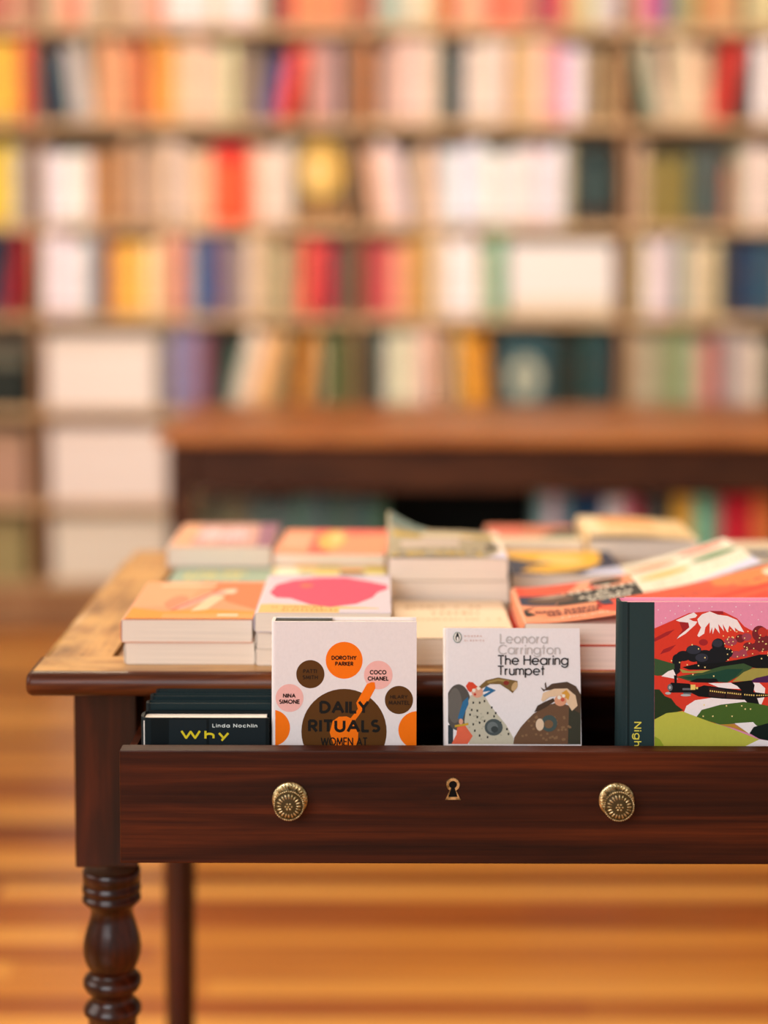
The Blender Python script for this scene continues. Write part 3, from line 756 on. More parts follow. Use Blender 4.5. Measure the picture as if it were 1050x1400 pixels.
def drawer(x0, x1, yf, knobs_x, kz, keyx):
    dz0, dz1 = DZ0, atY(600, 1018.5, 1.62)[1]
    bm = bmesh.new(); box(bm, x0, x1, yf, yf+.02, dz0, dz1, bev=.0012)
    d = put('drawer', bm, W_TABLE, table); dd = yf+.02
    bm = bmesh.new()
    box(bm, x0+.0008, x0+.0078, dd, dd+.42, dz0+.004, dz1-.012); put('drawer_side', bm, W_TABLE, d)
    bm = bmesh.new(); box(bm, x1-.0078, x1-.0008, dd, dd+.42, dz0+.004, dz1-.012); put('drawer_side', bm, W_TABLE, d)
    bm = bmesh.new(); box(bm, x0+.0080, x1-.0080, dd, dd+.41, dz0+.002, dz0+.008); put('drawer_bottom', bm, W_MIDD, d)
    bm = bmesh.new(); box(bm, x0+.0080, x1-.0080, dd+.4102, dd+.42, dz0+.004, dz1-.012); put('drawer_back', bm, W_TABLE, d)
    for kx in knobs_x:
        k = bpy.data.objects.new('knob', KNOB); COL.objects.link(k); k.parent = d
        k.location = (kx, yf-.0001, kz); k.rotation_euler = (PI/2, 0, 0)
    # keyhole escutcheon: a brass keyhole-shaped rim around a black hole
    def kh(rc, hw, yb, sh=0):
        top_ = arc(0, 0, rc, rc, -62, 242, 22)
        return top_+[(-hw, -yb), (hw, -yb)]
    bm = bmesh.new()
    o_, i_ = kh(.0064, .0074, .0146), kh(.0036, .0043, .0114)
    for z, rev in ((0, 0), (.0014, 1)): pass
    vo0 = [bm.verts.new((x, z, 0)) for x, z in o_]; vo1 = [bm.verts.new((x*.93, z*.95, .0014)) for x, z in o_]
    vi1 = [bm.verts.new((x, z, .0014)) for x, z in i_]; vi0 = [bm.verts.new((x, z, 0)) for x, z in i_]
    m = len(o_)
    for k in range(m):
        q = (k+1) % m
        bm.faces.new((vo0[k], vo0[q], vo1[q], vo1[k])); bm.faces.new((vo1[k], vo1[q], vi1[q], vi1[k])); bm.faces.new((vi1[k], vi1[q], vi0[q], vi0[k]))
    bmesh.ops.recalc_face_normals(bm, faces=bm.faces[:])
    f = bm.faces.new([bm.verts.new((x, z, .0003)) for x, z in i_]); f.material_index = 1
    e = put('keyhole_escutcheon', bm, [BRASS, BLACK], d)
    e.location = (keyx, yf-.0001, atY(620, 1072, 1.60)[1]); e.rotation_euler = (PI/2, 0, 0)
    return d
kL = atY(397, 1094, 1.59)[0]; kR = atY(846, 1098, 1.59)[0]; kz = atY(600, 1093, 1.6)[1]
drawer(DX0, DX1, 1.60, (kL, kR), kz, atY(620.5, 1080, 1.60)[0])
d2a, d2b = FP2+.0123+PW+.002, TR-.0455-PW-.002
drawer(d2a, d2b, PY0+.002, (d2a+.11, d2b-.11), kz, (d2a+d2b)/2)

# ------------------------------------------------------------------ books standing in the open drawer
DB = DZ0+.0082                    # top of the drawer's bottom board
G_D = 'books standing in the open drawer'
def standing(label, px0, px1, py_top, Yf, t, cover, layers_fn, lean=0, spine=None, hard=True, yaw=0, w=None, hid=0.0, **kw):
    """cover plane at depth Yf; layers_fn returns layers in frame pixels, mapped to the cover"""
    X0, Z1 = atY(px0, py_top, Yf+math.tan(R(lean))*.19); X1, _ = atY(px1, (py_top+1020)/2, Yf+math.tan(R(lean))*.1)
    X0 = atY(px0, (py_top+1020)/2, Yf+math.tan(R(lean))*.1)[0]
    ww = w or X1-X0
    h = (Z1-DB)/math.cos(R(lean))
    sc = 1/(F/(Yf+math.tan(R(lean))*.12))*1.0
    def mp(polys):
        out = []
        for p in polys:
            q = []
            for x, y in p:
                # intersect the pixel's ray with the (leaning) cover plane
                d = ray(x, y); ta = math.tan(R(lean))
                # plane: Y = Yf + (Z-DB)*ta
                tt = (Yf+(HC-DB)*ta)/(d.y-d.z*ta)
                P = (d.x*tt, d.y*tt, HC+d.z*tt)
                q.append((P[0]-X0, (P[2]-DB)/math.cos(R(lean))))
            out.append(q)
        return out
    L = [(c, mp(polys)) for c, polys in layers_fn()]
    b = make_book('hardcover_book' if hard else 'paperback_book', label, ww, h, t, (0, 0, 0), cover=cover, spine=spine, layers=L, hard=hard, group=G_D, **kw)
    # the book's local z points to the viewer: its back cover lies t behind the cover plane
    a = R(lean)
    stand(b, X0, Yf+t*math.cos(a), DB+.0004+t*math.sin(a), lean, yaw)
    # lift so that the lower back edge rests on the board
    b.location.z = DB+.0004+0*t
    b.location.y = Yf+t*math.cos(a)
    return b

def art_rituals():
    k = 4.2; ox, oy = 350, 820
    T = lambda s, a, b, y0, y1, w=.225, g=.1: xf(text_polys(s, a, b, y0, y1, w, g), ox, oy, k)
    E = lambda cx, cy, r: xf([ell(cx, cy, r, n=48)], ox, oy, k)
    arrow = [(640, 492), (668, 480), (686, 482), (690, 515), (655, 580), (600, 665), (570, 705), (592, 768), (586, 880), (470, 880), (440, 810), (428, 770), (445, 705), (480, 680), (525, 678), (548, 688), (590, 635), (580, 600)]
    return [('5e3a14', E(510, 765, 245)), ('ff7a0a', E(510, 356, 106)+E(95, 745, 105)+E(930, 755, 108)), ('5e3a14', E(316, 436, 81)+E(825, 583, 81)),
            ('f6bcb4', E(706, 440, 82)+E(197, 573, 80)), ('ff7a0a', xf([arrow], ox, oy, k)),
            ('1e1a14', T('DAILY', 368, 654, 588, 662)+T('RITUALS', 303, 718, 695, 770)+T('WOMEN AT', 376, 645, 798, 848, .15)),
            ('2a120a', T('DOROTHY', 437, 581, 329, 354)+T('PARKER', 458, 563, 363, 388)+T('COCO', 657, 753, 411, 437)+T('CHANEL', 645, 766, 447, 473)+T('NINA', 159, 232, 547, 572)+T('SIMONE', 137, 256, 581, 607)),
            ('33200f', T('PATTI', 274, 354, 407, 431)+T('SMITH', 271, 360, 442, 466)+T('HILARY', 774, 875, 554, 576)+T('MANTEL', 765, 888, 586, 611))]
standing('white hardcover with orange, pink and brown discs around a large brown disc', 372, 570.5, 852, 1.642, .026, 'f1e9e8', art_rituals, lean=2,
         board=.0026, head_patch=(.002, .056, '10201f'), rs=.0035)

def art_trumpet():
    k = 4.565; ox, oy = 590, 840
    T = lambda s, a, b, y0, y1, w=.12, g=.2: xf(text_polys(s, a, b, y0, y1, w, g), ox, oy, k)
    P = lambda *ps: xf(list(ps), ox, oy, k)
    rnd = random.Random(3)
    spots = [rect(x, y, x+10, y+14) for x, y in ((260, 575), (300, 575), (330, 565), (250, 620), (285, 625), (240, 650), (285, 665), (350, 640), (375, 605), (300, 700), (260, 710), (330, 690), (400, 640), (430, 700), (470, 740), (350, 790), (300, 780), (480, 770), (270, 750), (390, 660))]
    fur = [[(x, y), (x+14, y-5), (x+18, y+8), (x+5, y+11)] for x, y in ((rnd.uniform(560, 860), rnd.uniform(660, 810)) for _ in range(46))]
    fur2 = [[(x, y), (x+9, y-3), (x+12, y+7), (x+3, y+8)] for x, y in ((rnd.uniform(230, 480), rnd.uniform(600, 815)) for _ in range(46)) if x < 230+(y-520)*.95]
    return [('2f3a40', P(rect(70, 722, 140, 840))), ('57524c', P(ell(172, 612, 82, 145))), ('6b665f', P(ell(150, 600, 45, 110))),
            ('c9c4ae', P([(250, 535), (330, 530), (365, 590), (420, 660), (470, 720), (515, 800), (520, 840), (240, 840), (210, 700), (222, 600)])),
            ('b4b09a', P(*fur2)), ('33302a', P(*spots)),
            ('2f6f9c', P([(232, 545), (200, 575), (168, 680), (196, 692), (214, 640), (236, 590)], [(322, 515), (345, 478), (406, 505), (334, 548), (325, 535), (372, 508)])),
            ('e86a4a', P([(165, 735), (215, 725), (262, 790), (230, 840), (130, 840), (160, 780)])), ('cba22f', P([(150, 722), (235, 708), (235, 722), (150, 736)])),
            ('e3a68a', P(ell(290, 515, 36, 36), ell(188, 700, 13, 18))), ('e04a2c', P([(218, 478), (236, 452), (262, 455), (290, 482), (246, 518), (230, 505)])),
            ('f2ead8', P(ell(268, 505, 11), ell(298, 492, 11))), ('c43a2e', P(ell(275, 530, 8))),
            ('7d6236', P([(300, 482), (345, 442), (420, 424), (500, 438), (540, 446), (542, 475), (510, 522), (486, 502), (430, 466), (370, 466), (318, 495)])),
            ('a48a4e', P([(350, 450), (420, 432), (490, 444), (480, 456), (420, 446), (356, 462)])), ('c8a878', P(ell(522, 480, 17, 30, rot=25))), ('8a3022', P(ell(470, 458, 18, 14))),
            ('4c5656', P(ell(392, 735, 56, 52))), ('6d7676', P(ell(385, 735, 34, 34))), ('3a4242', P(ell(398, 748, 22, 20))),
            ('3b3a2c', P([(850, 600), (935, 610), (935, 840), (850, 840)])),
            ('6f5038', P([(520, 800), (560, 735), (600, 690), (640, 650), (720, 600), (800, 575), (862, 600), (855, 840), (515, 840)])),
            ('8a6848', P(*fur)), ('54402f', P([(700, 505), (755, 462), (850, 450), (905, 478), (935, 530), (935, 650), (890, 625), (860, 540), (790, 500)])),
            ('e8c8a4', P([(688, 565), (700, 520), (770, 494), (850, 492), (902, 535), (915, 600), (880, 632), (845, 575), (800, 540), (740, 545), (700, 575)])),
            ('e0a07c', P(ell(808, 568, 38, 34))), ('dca040', P([(815, 520), (845, 500), (868, 530), (858, 565), (835, 545)])), ('f2ead8', P(ell(800, 548, 12), ell(828, 538, 10))), ('cc5a40', P(ell(822, 562, 12))),
            ('4a3626', P([(645, 640), (665, 600), (705, 578), (765, 552), (772, 572), (715, 610), (680, 630)], [(716, 452), (722, 490), (712, 490), (710, 460)], [(682, 484), (712, 502), (704, 512)])),
            ('465450', P(ell(738, 710, 50, 52))), ('7a5c40', P(ell(735, 715, 28, 26))), ('e4c8a8', P(ell(680, 718, 25, 38))),
            ('1f6058', P(ell(165, 175, 26, 34))), ('e9e4da', P(ell(165, 175, 22, 30))),
            ('141414', P(ell(165, 178, 12, 21), ell(165, 156, 7, 8))), ('f4f0ea', P(ell(166, 184, 6, 14))),
            ('c07a5a', T('MODERN', 207, 315, 162, 172, .14, .7)+T('CLASSICS', 207, 331, 189, 199, .14, .6)),
            ('c9c4c2', T('Leonora', 428, 728, 150, 213, .125, .1)+T('Carrington', 417, 806, 219, 281, .125, .08)),
            ('17171a', T('The Hearing', 415, 857, 284, 347, .125, .08)+T('Trumpet', 415, 709, 350, 411, .125, .08))]
standing('white paperback with two painted long-bearded figures and an ear trumpet', 608, 796, 865, 1.645, .019, 'f2ecec', art_trumpet, lean=14, hard=False)

def art_night():
    k = 4.565; ox, oy = 820, 800
    P = lambda *ps: xf(list(ps), ox, oy, k)
    rnd = random.Random(11)
    stars = [rect(x, y, x+6, y+6) for x, y in ((365, 150), (410, 200), (440, 155), (530, 155), (560, 125), (620, 140), (490, 125), (700, 130), (850, 130), (935, 120), (880, 180), (950, 180), (860, 220), (1010, 160), (990, 210), (830, 160), (945, 240), (385, 230), (470, 175))]
    glow = [rect(x, y, x+8, y+8) for x, y in [(447, 465), (497, 475), (575, 365), (615, 390), (655, 445), (615, 495), (655, 505), (545, 490), (580, 550), (650, 740), (645, 810), (790, 745), (825, 810), (885, 745), (940, 765), (907, 765), (705, 810), (710, 560), (1008, 450)]]
    glow += [rect(x, y, x+7, y+7) for x, y in ((rnd.uniform(770, 1060), rnd.uniform(270, 460)) for _ in range(46))]
    wins = [rect(690+i*13, 652+i*1.6, 697+i*13, 661+i*1.6) for i in range(8)]+[rect(800+i*13, 664+i*1.4, 807+i*13, 673+i*1.4) for i in range(7)]+[rect(905+i*14, 675+i, 912+i*14, 684+i) for i in range(5)]+[rect(980+i*14, 680, 988+i*14, 687) for i in range(9)]
    title = [[(264-(y-1000)*0, 0)]]
    # the title runs down the cloth strip: letters' tops point right
    tp = []
    for q in text_polys('Night', 850, 1034, 0, 48, .15, .2):
        tp.append([(265-y*1.0-0, x) for x, y in q])
    tp = [[(x, y) for x, y in q] for q in tp]
    return [('2a3e40', P(rect(90, 60, 345, 1900))), ('182729', P(rect(176, 60, 190, 1900))), ('39575a', P(rect(150, 60, 160, 1900))),
            ('f29cbc', P(rect(345, 60, 1700, 1900))), ('fbe8ee', P(*stars)),
            ('e0402e', P([(345, 268), (450, 222), (560, 172), (700, 160), (780, 165), (860, 205), (905, 255), (980, 295), (1060, 270), (1300, 330), (1300, 620), (345, 620)])),
            ('a82a2e', P([(345, 330), (420, 290), (470, 275), (430, 310), (345, 352)], [(500, 230), (560, 215), (560, 260), (500, 320), (480, 335), (520, 280)], [(400, 400), (450, 380), (480, 370), (440, 410), (380, 430)], ell(650, 355, 28, 20), [(690, 158), (772, 160), (775, 178), (740, 182)])),
            ('fdf6f6', P([(478, 218), (560, 180), (590, 168), (612, 186), (600, 200), (560, 208), (585, 222), (612, 225), (600, 245), (540, 300), (484, 334), (500, 312), (562, 262), (556, 232), (500, 226)],
                         [(612, 210), (640, 180), (690, 162), (740, 182), (800, 190), (860, 215), (905, 292), (870, 282), (845, 262), (850, 290), (812, 250), (800, 292), (770, 240), (778, 285), (742, 240), (752, 300), (722, 262), (708, 305), (704, 260), (690, 300), (688, 230), (662, 262), (655, 300), (622, 322), (612, 312), (636, 262), (620, 240)])),
            ('7a2a30', P(ell(1000, 300, 46, 50), ell(1030, 360, 60, 48), ell(930, 380, 32, 26), ell(880, 330, 30, 26), ell(985, 385, 40, 30), ell(1120, 330, 70, 70))),
            ('a84a5a', P(ell(820, 350, 40, 26), ell(920, 320, 30, 24), ell(850, 430, 40, 22), ell(905, 420, 34, 24))), ('c43a30', P(ell(1020, 290, 30), ell(960, 420, 40, 22))),
            ('1b1f24', P(ell(590, 425, 52, 52), ell(660, 450, 60, 48), ell(525, 440, 45, 32), ell(742, 372, 40, 42), ell(750, 430, 70, 52), ell(700, 480, 90, 40), ell(800, 420, 34, 30), ell(490, 455, 32, 28), [(455, 460), (510, 450), (505, 540), (480, 560), (460, 540)])),
            ('343844', P(ell(590, 400, 46, 28), ell(738, 360, 32, 24), ell(640, 450, 40, 26))),
            ('15191b', P([(520, 510), (600, 490), (760, 480), (900, 455), (1000, 430), (1300, 425), (1300, 560), (950, 510), (700, 525), (560, 525)])),
            ('3c5a38', P([(345, 455), (400, 470), (470, 490), (470, 520), (400, 560), (345, 565)], [(480, 570), (620, 545), (760, 505), (900, 485), (960, 510), (880, 560), (800, 605), (560, 595)])),
            ('1f4a3a', P([(520, 575), (660, 555), (800, 520), (900, 520), (850, 570), (790, 603), (600, 595)])),
            ('a8a050', P([(830, 600), (900, 540), (960, 515), (1100, 515), (1300, 530), (1300, 600), (1000, 590)], [(500, 520), (560, 535), (700, 525), (640, 545), (520, 545)])),
            ('4e2456', P([(930, 602), (980, 575), (1060, 558), (1300, 560), (1300, 610)])),
            ('e0402e', P([(345, 560), (480, 585), (700, 610), (1300, 600), (1300, 860), (345, 860)])),
            ('fdf6f6', P([(388, 566), (430, 535), (462, 524), (490, 585)], [(680, 608), (760, 608), (900, 602), (1000, 606), (1036, 640), (1030, 700), (1010, 748), (960, 742), (990, 690), (960, 640), (890, 645), (760, 640)],
                         [(525, 802), (545, 750), (600, 715), (700, 700), (920, 700), (920, 735), (760, 745), (660, 775), (612, 830)])),
            ('16181a', P([(870, 600), (950, 590), (970, 620), (960, 680), (900, 665), (860, 625), (820, 606)], [(560, 600), (610, 580), (730, 580), (745, 600), (700, 606), (600, 604)], [(900, 705), (985, 700), (1000, 742), (930, 735)], [(425, 635), (450, 605), (560, 612), (600, 640), (655, 622), (700, 628), (1060, 676), (1300, 676), (1300, 700), (1060, 692), (900, 712), (760, 705), (620, 692), (580, 672), (520, 668), (440, 668)], [(466, 560), (486, 560), (484, 608), (470, 608)])),
            ('3a2422', P([(684, 636), (784, 650), (784, 700), (684, 690)], [(792, 654), (890, 664), (890, 704), (792, 702)])),
            ('6c7076', P(ell(442, 636, 16, 22), rect(520, 640, 575, 652), rect(525, 668, 575, 678))), ('b8c0c0', P(ell(441, 636, 7, 10), ell(540, 684, 32, 7), ell(430, 672, 18, 8))),
            ('f4d878', P(*wins, rect(570, 618, 600, 650), rect(604, 632, 616, 646))),
            ('4a6a2c', P([(605, 822), (640, 775), (760, 742), (900, 725), (1000, 738), (1300, 800), (1300, 900), (840, 860), (760, 868)])),
            ('2a3c22', P([(345, 648), (375, 648), (410, 690), (450, 705), (480, 745), (525, 778), (480, 790), (420, 798), (345, 835)])),
            ('c8c850', P([(345, 836), (420, 796), (520, 784), (560, 800), (700, 852), (800, 882), (1000, 960), (905, 1012), (905, 1900), (345, 1900)])),
            ('c89038', P([(750, 866), (842, 862), (945, 925), (840, 888)])), ('fdf6f6', P([(845, 858), (960, 850), (990, 880), (938, 925)], [(905, 1005), (1000, 958), (1300, 1000), (1300, 1900), (905, 1900)])),
            ('15201e', P([(938, 920), (965, 880), (1050, 858), (1300, 870), (1300, 1010), (1000, 955)])), ('9cac34', P([(345, 940), (380, 960), (410, 1012), (345, 1012)])),
            ('ffe89a', P(*glow)), ('f0e25c', P(*tp)),
            ('b09a5a', P(*[rect(118, y, 123, y+5) for y in range(155, 345, 9)]))]
standing('hardcover with a red snowy volcano and steam train, dark green cloth spine', 845, 1062, 823, 1.645, .024, 'f29cbc', art_night, lean=0, spine='223436', board=.003)

# four dark books packed one behind the other at the left end of the drawer
def art_why():
    k = 4.2; ox, oy = 150, 760
    T = lambda s, a, b, y0, y1, w=.17, g=.16: xf(text_polys(s, a, b, y0, y1, w, g), ox, oy, k)
    return [('1a2428', xf([rect(575, 940, 900, 1400), rect(345, 945, 560, 1400)], ox, oy, k)), ('dfe8e4', T('Linda Nochlin', 594, 852, 968, 990, .2, .2)),
            ('e6d22a', T('Why', 412, 690, 1006, 1057, .24, .14))]
labs = ['black book with yellow lettering at the left front of the open drawer', 'dark teal book second from the front, behind the yellow-lettered one',
        'dark teal book third from the front in the drawer, tucked under the tabletop edge', 'dark teal book rearmost of the four in the drawer\'s left end']
y = 1.6415
for i, (px0, px1, py, t) in enumerate(((192, 369, 983, .029), (200, 371, 963, .014), (206, 372, 953, .013), (214, 373, 946, .010))):
    zt = atY(300, py, y)[1]
    X0 = atY(px0, 980, y)[0]; X1 = atY(px1, 980, y)[0]
    h = zt-DB
    L = []
    if i == 0:
        for c, polys in art_why():
            L.append((c, [[(atY(px, py, y)[0]-X0, atY(px, py, y)[1]-DB) for px, py in p] for p in polys]))
    b = make_book('hardcover_book', labs[i], X1-X0, h, t, (0, 0, 0), cover='0b1416' if i == 0 else '16282c', spine='101c20', layers=L, hard=True, group=G_D, board=.0022,
                  pages=(246, 240, 230))
    stand(b, X0, y+t, DB+.0004, 0)
    y += t+.0012

# ------------------------------------------------------------------ books lying on the table
G_T = 'books laid out in stacks on the tabletop'
def lying(label, px0, px1, py, z0, t, h, cover='f0e4d8', layers=(), rotz=0, hard=False, w=None, lift=None, spine=None, dy=0, **kw):
    """front upper edge of the book from px0 to px1 at row py; z0 its base height; layers in 0..1 of the cover"""
    zt = z0+t
    X0, Y0 = atZ(px0, py, zt); X1, _ = atZ(px1, py, zt)
    w = w or (X1-X0)/math.cos(R(rotz))
    L = [(c, [[(x*w, yv*h) for x, yv in p] for p in polys]) for c, polys in layers]
    b = make_book('hardcover_book' if hard else 'paperback_book', label, w, h, t, (X0, Y0+dy, z0+.0003), (0, 0, R(rotz)), cover=cover, layers=L, hard=hard, group=G_T, lift=lift, spine=spine, **kw)
    return b
SP = TZ-.0012+.0
def blob(cx, cy, rx, ry, seed, n=40, k=.1):
    r = random.Random(seed); ph = [r.uniform(0, 6.28) for _ in range(4)]
    return [(cx+rx*math.cos(a)*(1+k*sum(math.sin((j+2)*a+ph[j]) for j in range(4))/2), cy+ry*math.sin(a)*(1+k*sum(math.cos((j+2)*a+ph[j]) for j in range(4))/2)) for a in (2*PI*i/n for i in range(n))]
def marks(x0, x1, y, hgt, n, seed):       # a line of small unreadable letter-like marks
    r = random.Random(seed); out = []; x = x0; st = (x1-x0)/n
    for i in range(n):
        if r.random() < .85: out.append(rect(x, y, x+st*r.uniform(.35, .75), y+hgt*r.uniform(.7, 1)))
        x += st
    return out
# front row
lying('cream-edged paperback under the orange one at the front left table corner', 170, 349, 880, TZ, .0215, .2, 'efe4d4')
lying('orange peach illustrated paperback on top at the front left table corner', 165, 345.5, 848, TZ+.0222, .0232, .2, 'f49e74', [
      ('f88050', [[(.45, 1), (1, 1), (1, .25), (.75, .45), (.6, .75)]]), ('f2aa7e', [[(0, .3), (.4, .35), (.5, .9), (.4, 1), (0, 1)]]),
      ('f09a34', [[(0, .02), (1, .02), (1, .2), (.6, .26), (.3, .2), (0, .3)]]), ('f8a45c', [rect(.3, 0, 1, .14)]),
      ('f4906c', [blob(.36, .42, .09, .2, 3)]), ('f6b0a0', [[(.33, .25), (.42, .25), (.66, .62), (.8, .72), (.78, .82), (.62, .75), (.46, .5)]]), ('f8d0ac', [[(.5, .2), (.62, .24), (.72, .6), (.6, .62)], rect(.15, .86, .6, .93)]),
      ('c8503c', [[(.34, .24), (.355, .22), (.66, .74), (.64, .76)]]), ('fce0c4', [rect(.72, .08, .88, .13), blob(.74, .72, .05, .05, 5)]), ('7a4020', [rect(0, 0, 1, .015)])])
lying('cream-paged paperback at the bottom of the stack under the pink blob cover', 349, 535, 888, TZ, .0165, .205, 'efe6da')
lying('cream-paged paperback in the middle of the stack under the pink blob cover', 350, 536, 864.5, TZ+.017, .0172, .205, 'efe6da')
lying('lilac paperback with a big hot pink blob, behind the white disc-covered book', 347.5, 535.5, 838.5, TZ+.0347, .0195, .205, 'd9cfdd', [
      ('f2c37c', [[(0, 0), (1, 0), (.9, .12), (.6, .16), (.35, .2), (.1, .22), (0, .2)]]), ('d9cfdd', [rect(.62, 0, 1, .1)]),
      ('f0466e', [[(.07, .5), (.1, .72), (.22, .85), (.42, .92), (.64, .93), (.8, .84), (.97, .72), (.98, .62), (.9, .52), (.86, .38), (.74, .22), (.55, .14), (.4, .2), (.24, .36), (.13, .38)]]),
      ('f47a50', [blob(.34, .7, .05, .04, 8)]), ('b08c40', marks(.12, .5, .12, .04, 14, 4)+marks(.2, .62, .05, .035, 12, 6)), ('c9bcd4', [rect(.0, .93, 1, .97)])])
lying('cream cover paperback with faint brown lettering lying between the two front stacks', 541, 708, 874, TZ, .0262, .195, 'f3dcc0', [
      ('b89468', marks(.12, .82, .78, .06, 11, 1)+marks(.22, .8, .62, .06, 9, 2)), ('d0ae84', marks(.2, .95, .46, .05, 16, 3)), ('998878', [rect(.42, .08, .95, .26)]), ('eed2b0', [rect(.0, .86, 1, .92)]),
      ('2a2420', [rect(0, 0, 1, .012)])], rotz=1.0)
lying('red-edged paperback beneath the red and black lettered one', 716, 868, 883, TZ, .0242, .2, 'd8402c', [('e04a34', [rect(0, 0, 1, 1)])])
def lift_red(x, y): return .0165*max(0, (x-.02)/.115)**1.3
SEX = []
for s, a, b, y0, y1 in (('THE', .66, .8, .81, .75), ('SEX LIVES', .44, .98, .73, .665), ('OF', .66, .76, .645, .59), ('AFRICAN', .50, .93, .57, .505), ('WOMEN', .56, .90, .48, .415)):
    for q in text_polys(s, a, b, 1-y0, 1-y1, .22, .2): SEX.append([(x, 1-y) for x, y in q])
NAN = []
for s, a, b, y0, y1 in (('NANA DARKOA', .12, .64, .30, .235), ('SEKYIAMAH', .2, .6, .215, .15)):
    for q in text_polys(s, a, b, 1-y0, 1-y1, .22, .2): NAN.append([(x, 1-y) for x, y in q])
lying('red and peach paperback with a black lettered band and painted heads, tilted cover', 717, 880, 852, TZ+.0249, .0215, .185, 'f49a72', [
      ('ee4b32', [[(0, .72), (.45, .75), (.58, 1), (0, 1)], [(.62, .42), (1, .38), (1, .2), (.72, .08), (.6, .2)], [(.55, .78), (.72, .75), (.7, .9), (.62, .92)]]),
      ('f2a280', [[(.46, .76), (.6, .74), (.7, .98), (.58, 1)]]), ('1c3050', [[(0, .48), (.3, .42), (.4, .72), (0, .72)]]),
      ('16161a', [[(.3, .4), (1, .40), (1, .76), (.42, .72)], [(.02, .32), (.14, .42), (.06, .3), (.12, .2), (.05, .16), (0, .25)]]),
      ('5a4036', [ell(.28, .58, .19, .11)]), ('b09888', [[(.12, .64), (.3, .7), (.46, .66), (.3, .62)]]), ('3c2c22', [ell(.78, .88, .14, .09)]), ('f08060', [rect(.08, .8, .5, .83), rect(.06, .9, .52, .93)]),
      ('f4ecdc', SEX), ('6a1c28', NAN), ('263452', [[(.62, .36), (.72, .4), (.74, .26), (.66, .28)], [(.84, .16), (.9, .24), (.98, .2), (.9, .1)]]), ('f6c8b4', marks(.3, .7, .07, .03, 14, 9))], lift=lift_red, w=.128)
# second row
lying('green teal patterned paperback under the mauve one at the table\'s far left', 226, 372, 799, TZ, .0165, .2, '9db3a0', [
      ('d8c878', marks(.15, .8, .15, .2, 7, 21)+marks(.2, .75, .3, .12, 9, 22)), ('7c9c8e', [rect(0, .7, 1, .9)])])
lying('mauve and peach paperback on top of the stack at the far left corner', 228, 374, 748, TZ+.017, .0262, .185, 'd9a89c', [
      ('ecb08c', [[(0, 0), (.25, 0), (.2, 1), (0, 1)]]), ('eec8cc', [blob(.35, .5, .12, .25, 31), blob(.6, .5, .13, .3, 32)]), ('9c6c84', [[(.86, 0), (1, 0), (1, 1), (.8, 1)]]), ('c08c90', marks(.2, .85, .15, .2, 8, 33)+marks(.25, .8, .6, .2, 8, 34))], w=.130)
lying('cream paperback at the bottom of the stack below the yellow mosaic cover', 366, 528, 812, TZ, .022, .195, 'efe2cc')
lying('white, yellow and olive patchwork paperback behind the pink blob cover', 366, 528, 795.5, TZ+.0225, .0172, .195, 'd8cc9a', [
      ('f4ead0', [rect(.05, .2, .25, .5), rect(.6, .55, .82, .85), rect(.0, .0, .15, .2)]), ('f0c04c', [rect(.38, .0, .58, .3), rect(.1, .0, .3, .16), rect(.2, .42, .4, .55)]),
      ('6e6844', [rect(.25, .02, .38, .22), rect(.6, .05, .82, .3), rect(.15, .55, .35, .7)]), ('e08840', [rect(.8, 0, .97, .14), rect(.6, .3, .8, .38)]), ('c8b44c', [rect(.4, .4, .6, .75), rect(.82, .3, 1, .6)])])
lying('coral paperback with a yellow spot on top of the patchwork one', 373, 527, 757, TZ+.0402, .0145, .18, 'fa9a74', [
      ('fc7060', [[(.3, 0), (.45, 0), (.5, 1), (.3, 1)], [(.6, .75), (1, .8), (1, 1), (.58, 1)]]), ('f4b860', [blob(.48, .55, .12, .38, 41)]), ('f8d084', [blob(.52, .6, .06, .25, 42)]), ('f8b090', [rect(.05, .2, .28, .8)]), ('e8583c', [rect(.34, 0, .5, .12)])], rotz=-2)
# tall stack in the middle
lying('thick cream-paged paperback, lowest of the tall stack with the curling cover', 531, 696, 822, TZ, .022, .195, 'efe2d6')
lying('thick cream-paged paperback, second in the tall stack with the curling cover', 532, 697, 795, TZ+.0225, .0235, .195, 'efe2d6')
def lift_curl(x, y):
    d = max(0, (y-.105)/.08)*max(0, 1-x/.055)
    return .028*min(d, 1)**1.6*1.0+.002*math.sin(x*28)
lying('grey yellow paperback with a curling cover corner on the tall middle stack', 530, 695.5, 763, TZ+.0465, .0258, .185, 'a89c82', [
      ('c2a02e', marks(.02, .8, .04, .14, 16, 51)+[rect(.05, .7, .3, .78)]), ('4a463c', marks(.0, .9, .2, .06, 10, 52)+[rect(0, 0, .18, .05), rect(.85, .3, 1, .5)]), ('c8b8ac', [rect(.12, .34, .62, .6), rect(.3, .62, .75, .72)]),
      ('e6d8b0', [rect(.3, .75, .7, .84)]), ('ccaa40', [rect(.65, .72, 1, .8)]), ('7e9088', [rect(0, .86, .35, 1)]), ('d8d4ec', [[(.82, 0), (1, 0), (1, .26)]])], lift=lift_curl)
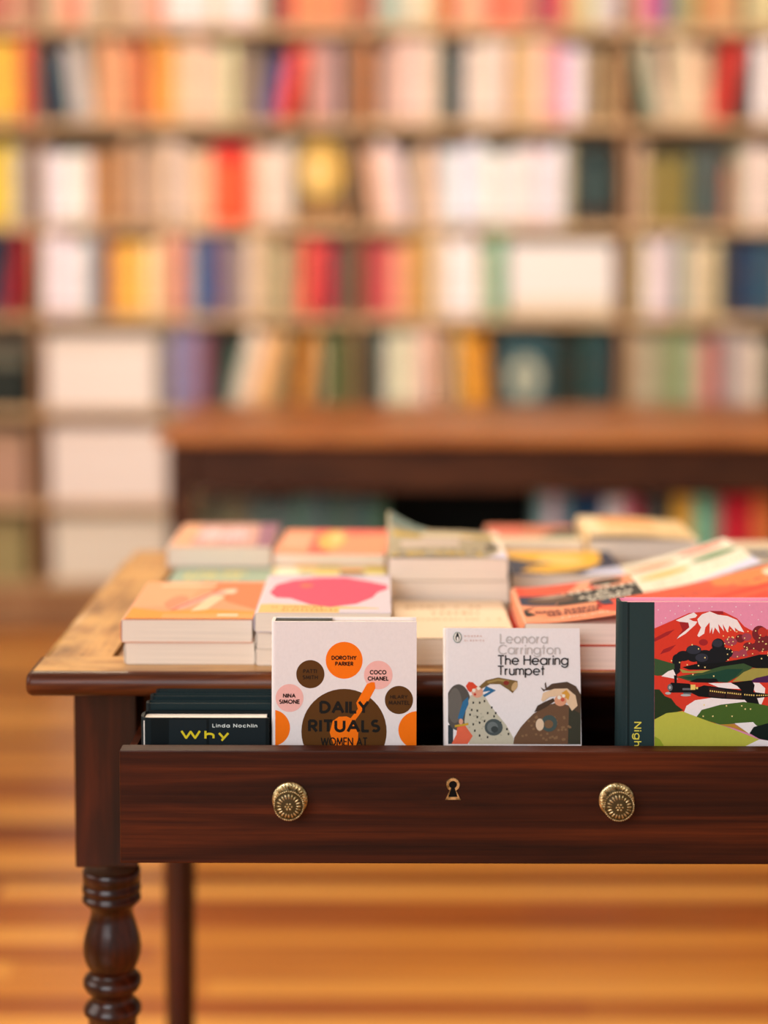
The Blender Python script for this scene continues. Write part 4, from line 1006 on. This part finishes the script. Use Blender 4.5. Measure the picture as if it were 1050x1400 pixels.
# right of the middle
lying('paperback with plain cream edge under the navy and yellow cover', 699, 842, 806, TZ, .0218, .19, 'e6dccc')
lying('navy paperback with a large golden yellow figure, right of the tall stack', 698, 856, 785, TZ+.0223, .0165, .16, '303c58', [
      ('f0b840', [[(.1, .12), (.2, .3), (.45, .45), (.2, .55), (0, .75), (0, 1), (.9, 1), (.9, .6), (.75, .3), (.55, .15), (.3, .05)]]), ('f6cc78', [blob(.5, .6, .22, .2, 61)]), ('30344c', [blob(.93, .6, .07, .25, 62)]),
      ('d6d8f4', [[(.62, .0), (.75, .2), (1, .32), (1, 0)]]), ('a8843c', [rect(.3, 0, .6, .06)])])
lying('rose red paperback with a dark green corner lying at the table\'s rear', 672, 796, 742, TZ, .038, .15, 'c8785c', [
      ('e4d8bc', [rect(0, 0, 1, .3)]), ('2c4438', [[(.55, .3), (1, .3), (1, .8), (.8, .75)]]), ('d86c58', [rect(.05, .45, .4, .9)])], w=.118)
lying('thick white-paged book at the bottom of the stack at the right rear', 808, 958, 764, TZ, .022, .165, 'ede4da')
def lift_c(x, y): return .0025*math.sin(max(0, min(1, x/.13))*PI)+.006*(1-x/.13)
lying('cream and orange paperback on top of the stack at the right rear', 806, 957, 738, TZ+.0225, .0245, .16, 'f2d2a0', [
      ('f4a868', [[(.25, .55), (.7, .5), (.7, .8), (.2, 1)]]), ('b8a070', marks(.2, .95, .12, .12, 12, 71)), ('f8e0b8', [rect(0, 0, .14, 1)])], lift=lift_c)
lying('white paperback underneath the striped one, its lilac edge showing at right', 880, 1040, 835, TZ, .017, .17, 'dcdcf2', rotz=3, w=.134)
def lift_m(x, y): return .034*(max(0, x)/.13)**1.25
lying('white cover with orange, yellow, pink and green leaf stripes at the right', 880, 1040, 812, TZ+.0175, .0145, .17, 'f2ead8', [
      ('f07c48', [ell(.27, .76, .23, .075, rot=4)]), ('ccb43c', [ell(.3, .46, .23, .075, rot=4)]), ('f08474', [ell(.74, .87, .21, .075, rot=4)]), ('4c8454', [ell(.78, .6, .21, .085, rot=4)]), ('b8a888', marks(.15, .5, .16, .07, 10, 81)+marks(.6, .98, .3, .05, 9, 82)), ('d8d8f4', [[(.4, 0), (1, 0), (1, .22)]])], rotz=3, w=.132, lift=lift_m)
lying('paperback below the glowing orange red cover at the right edge of the table', 905, 1100, 884, TZ, .02, .19, 'e8e0e8', w=.16)
def lift_o(x, y): return .034*(max(0, x)/.15)**1.2
lying('orange red brush-stroked paperback behind the volcano book', 905, 1100, 862, TZ+.0205, .018, .19, 'f2583a', [
      ('f8884c', [[(.5, .8), (.75, .55), (1, .6), (1, 1), (.5, 1)]]), ('e84028', [[(.1, .1), (.9, .3), (.9, .42), (.1, .25)], [(.3, .45), (1, .5), (1, .6), (.3, .55)]]), ('f8dcc0', [blob(.92, .8, .1, .12, 91)]), ('6a3c40', marks(.08, .9, .7, .03, 10, 92))], w=.16, lift=lift_o)
lying('pale paperback with a navy patch at the far right rear corner', 1020, 1100, 766, TZ, .03, .15, 'e0ceb4', [('2a4a68', [rect(.1, .2, .35, .5)]), ('d8b48c', [rect(.5, .1, 1, .8)])], w=.13)
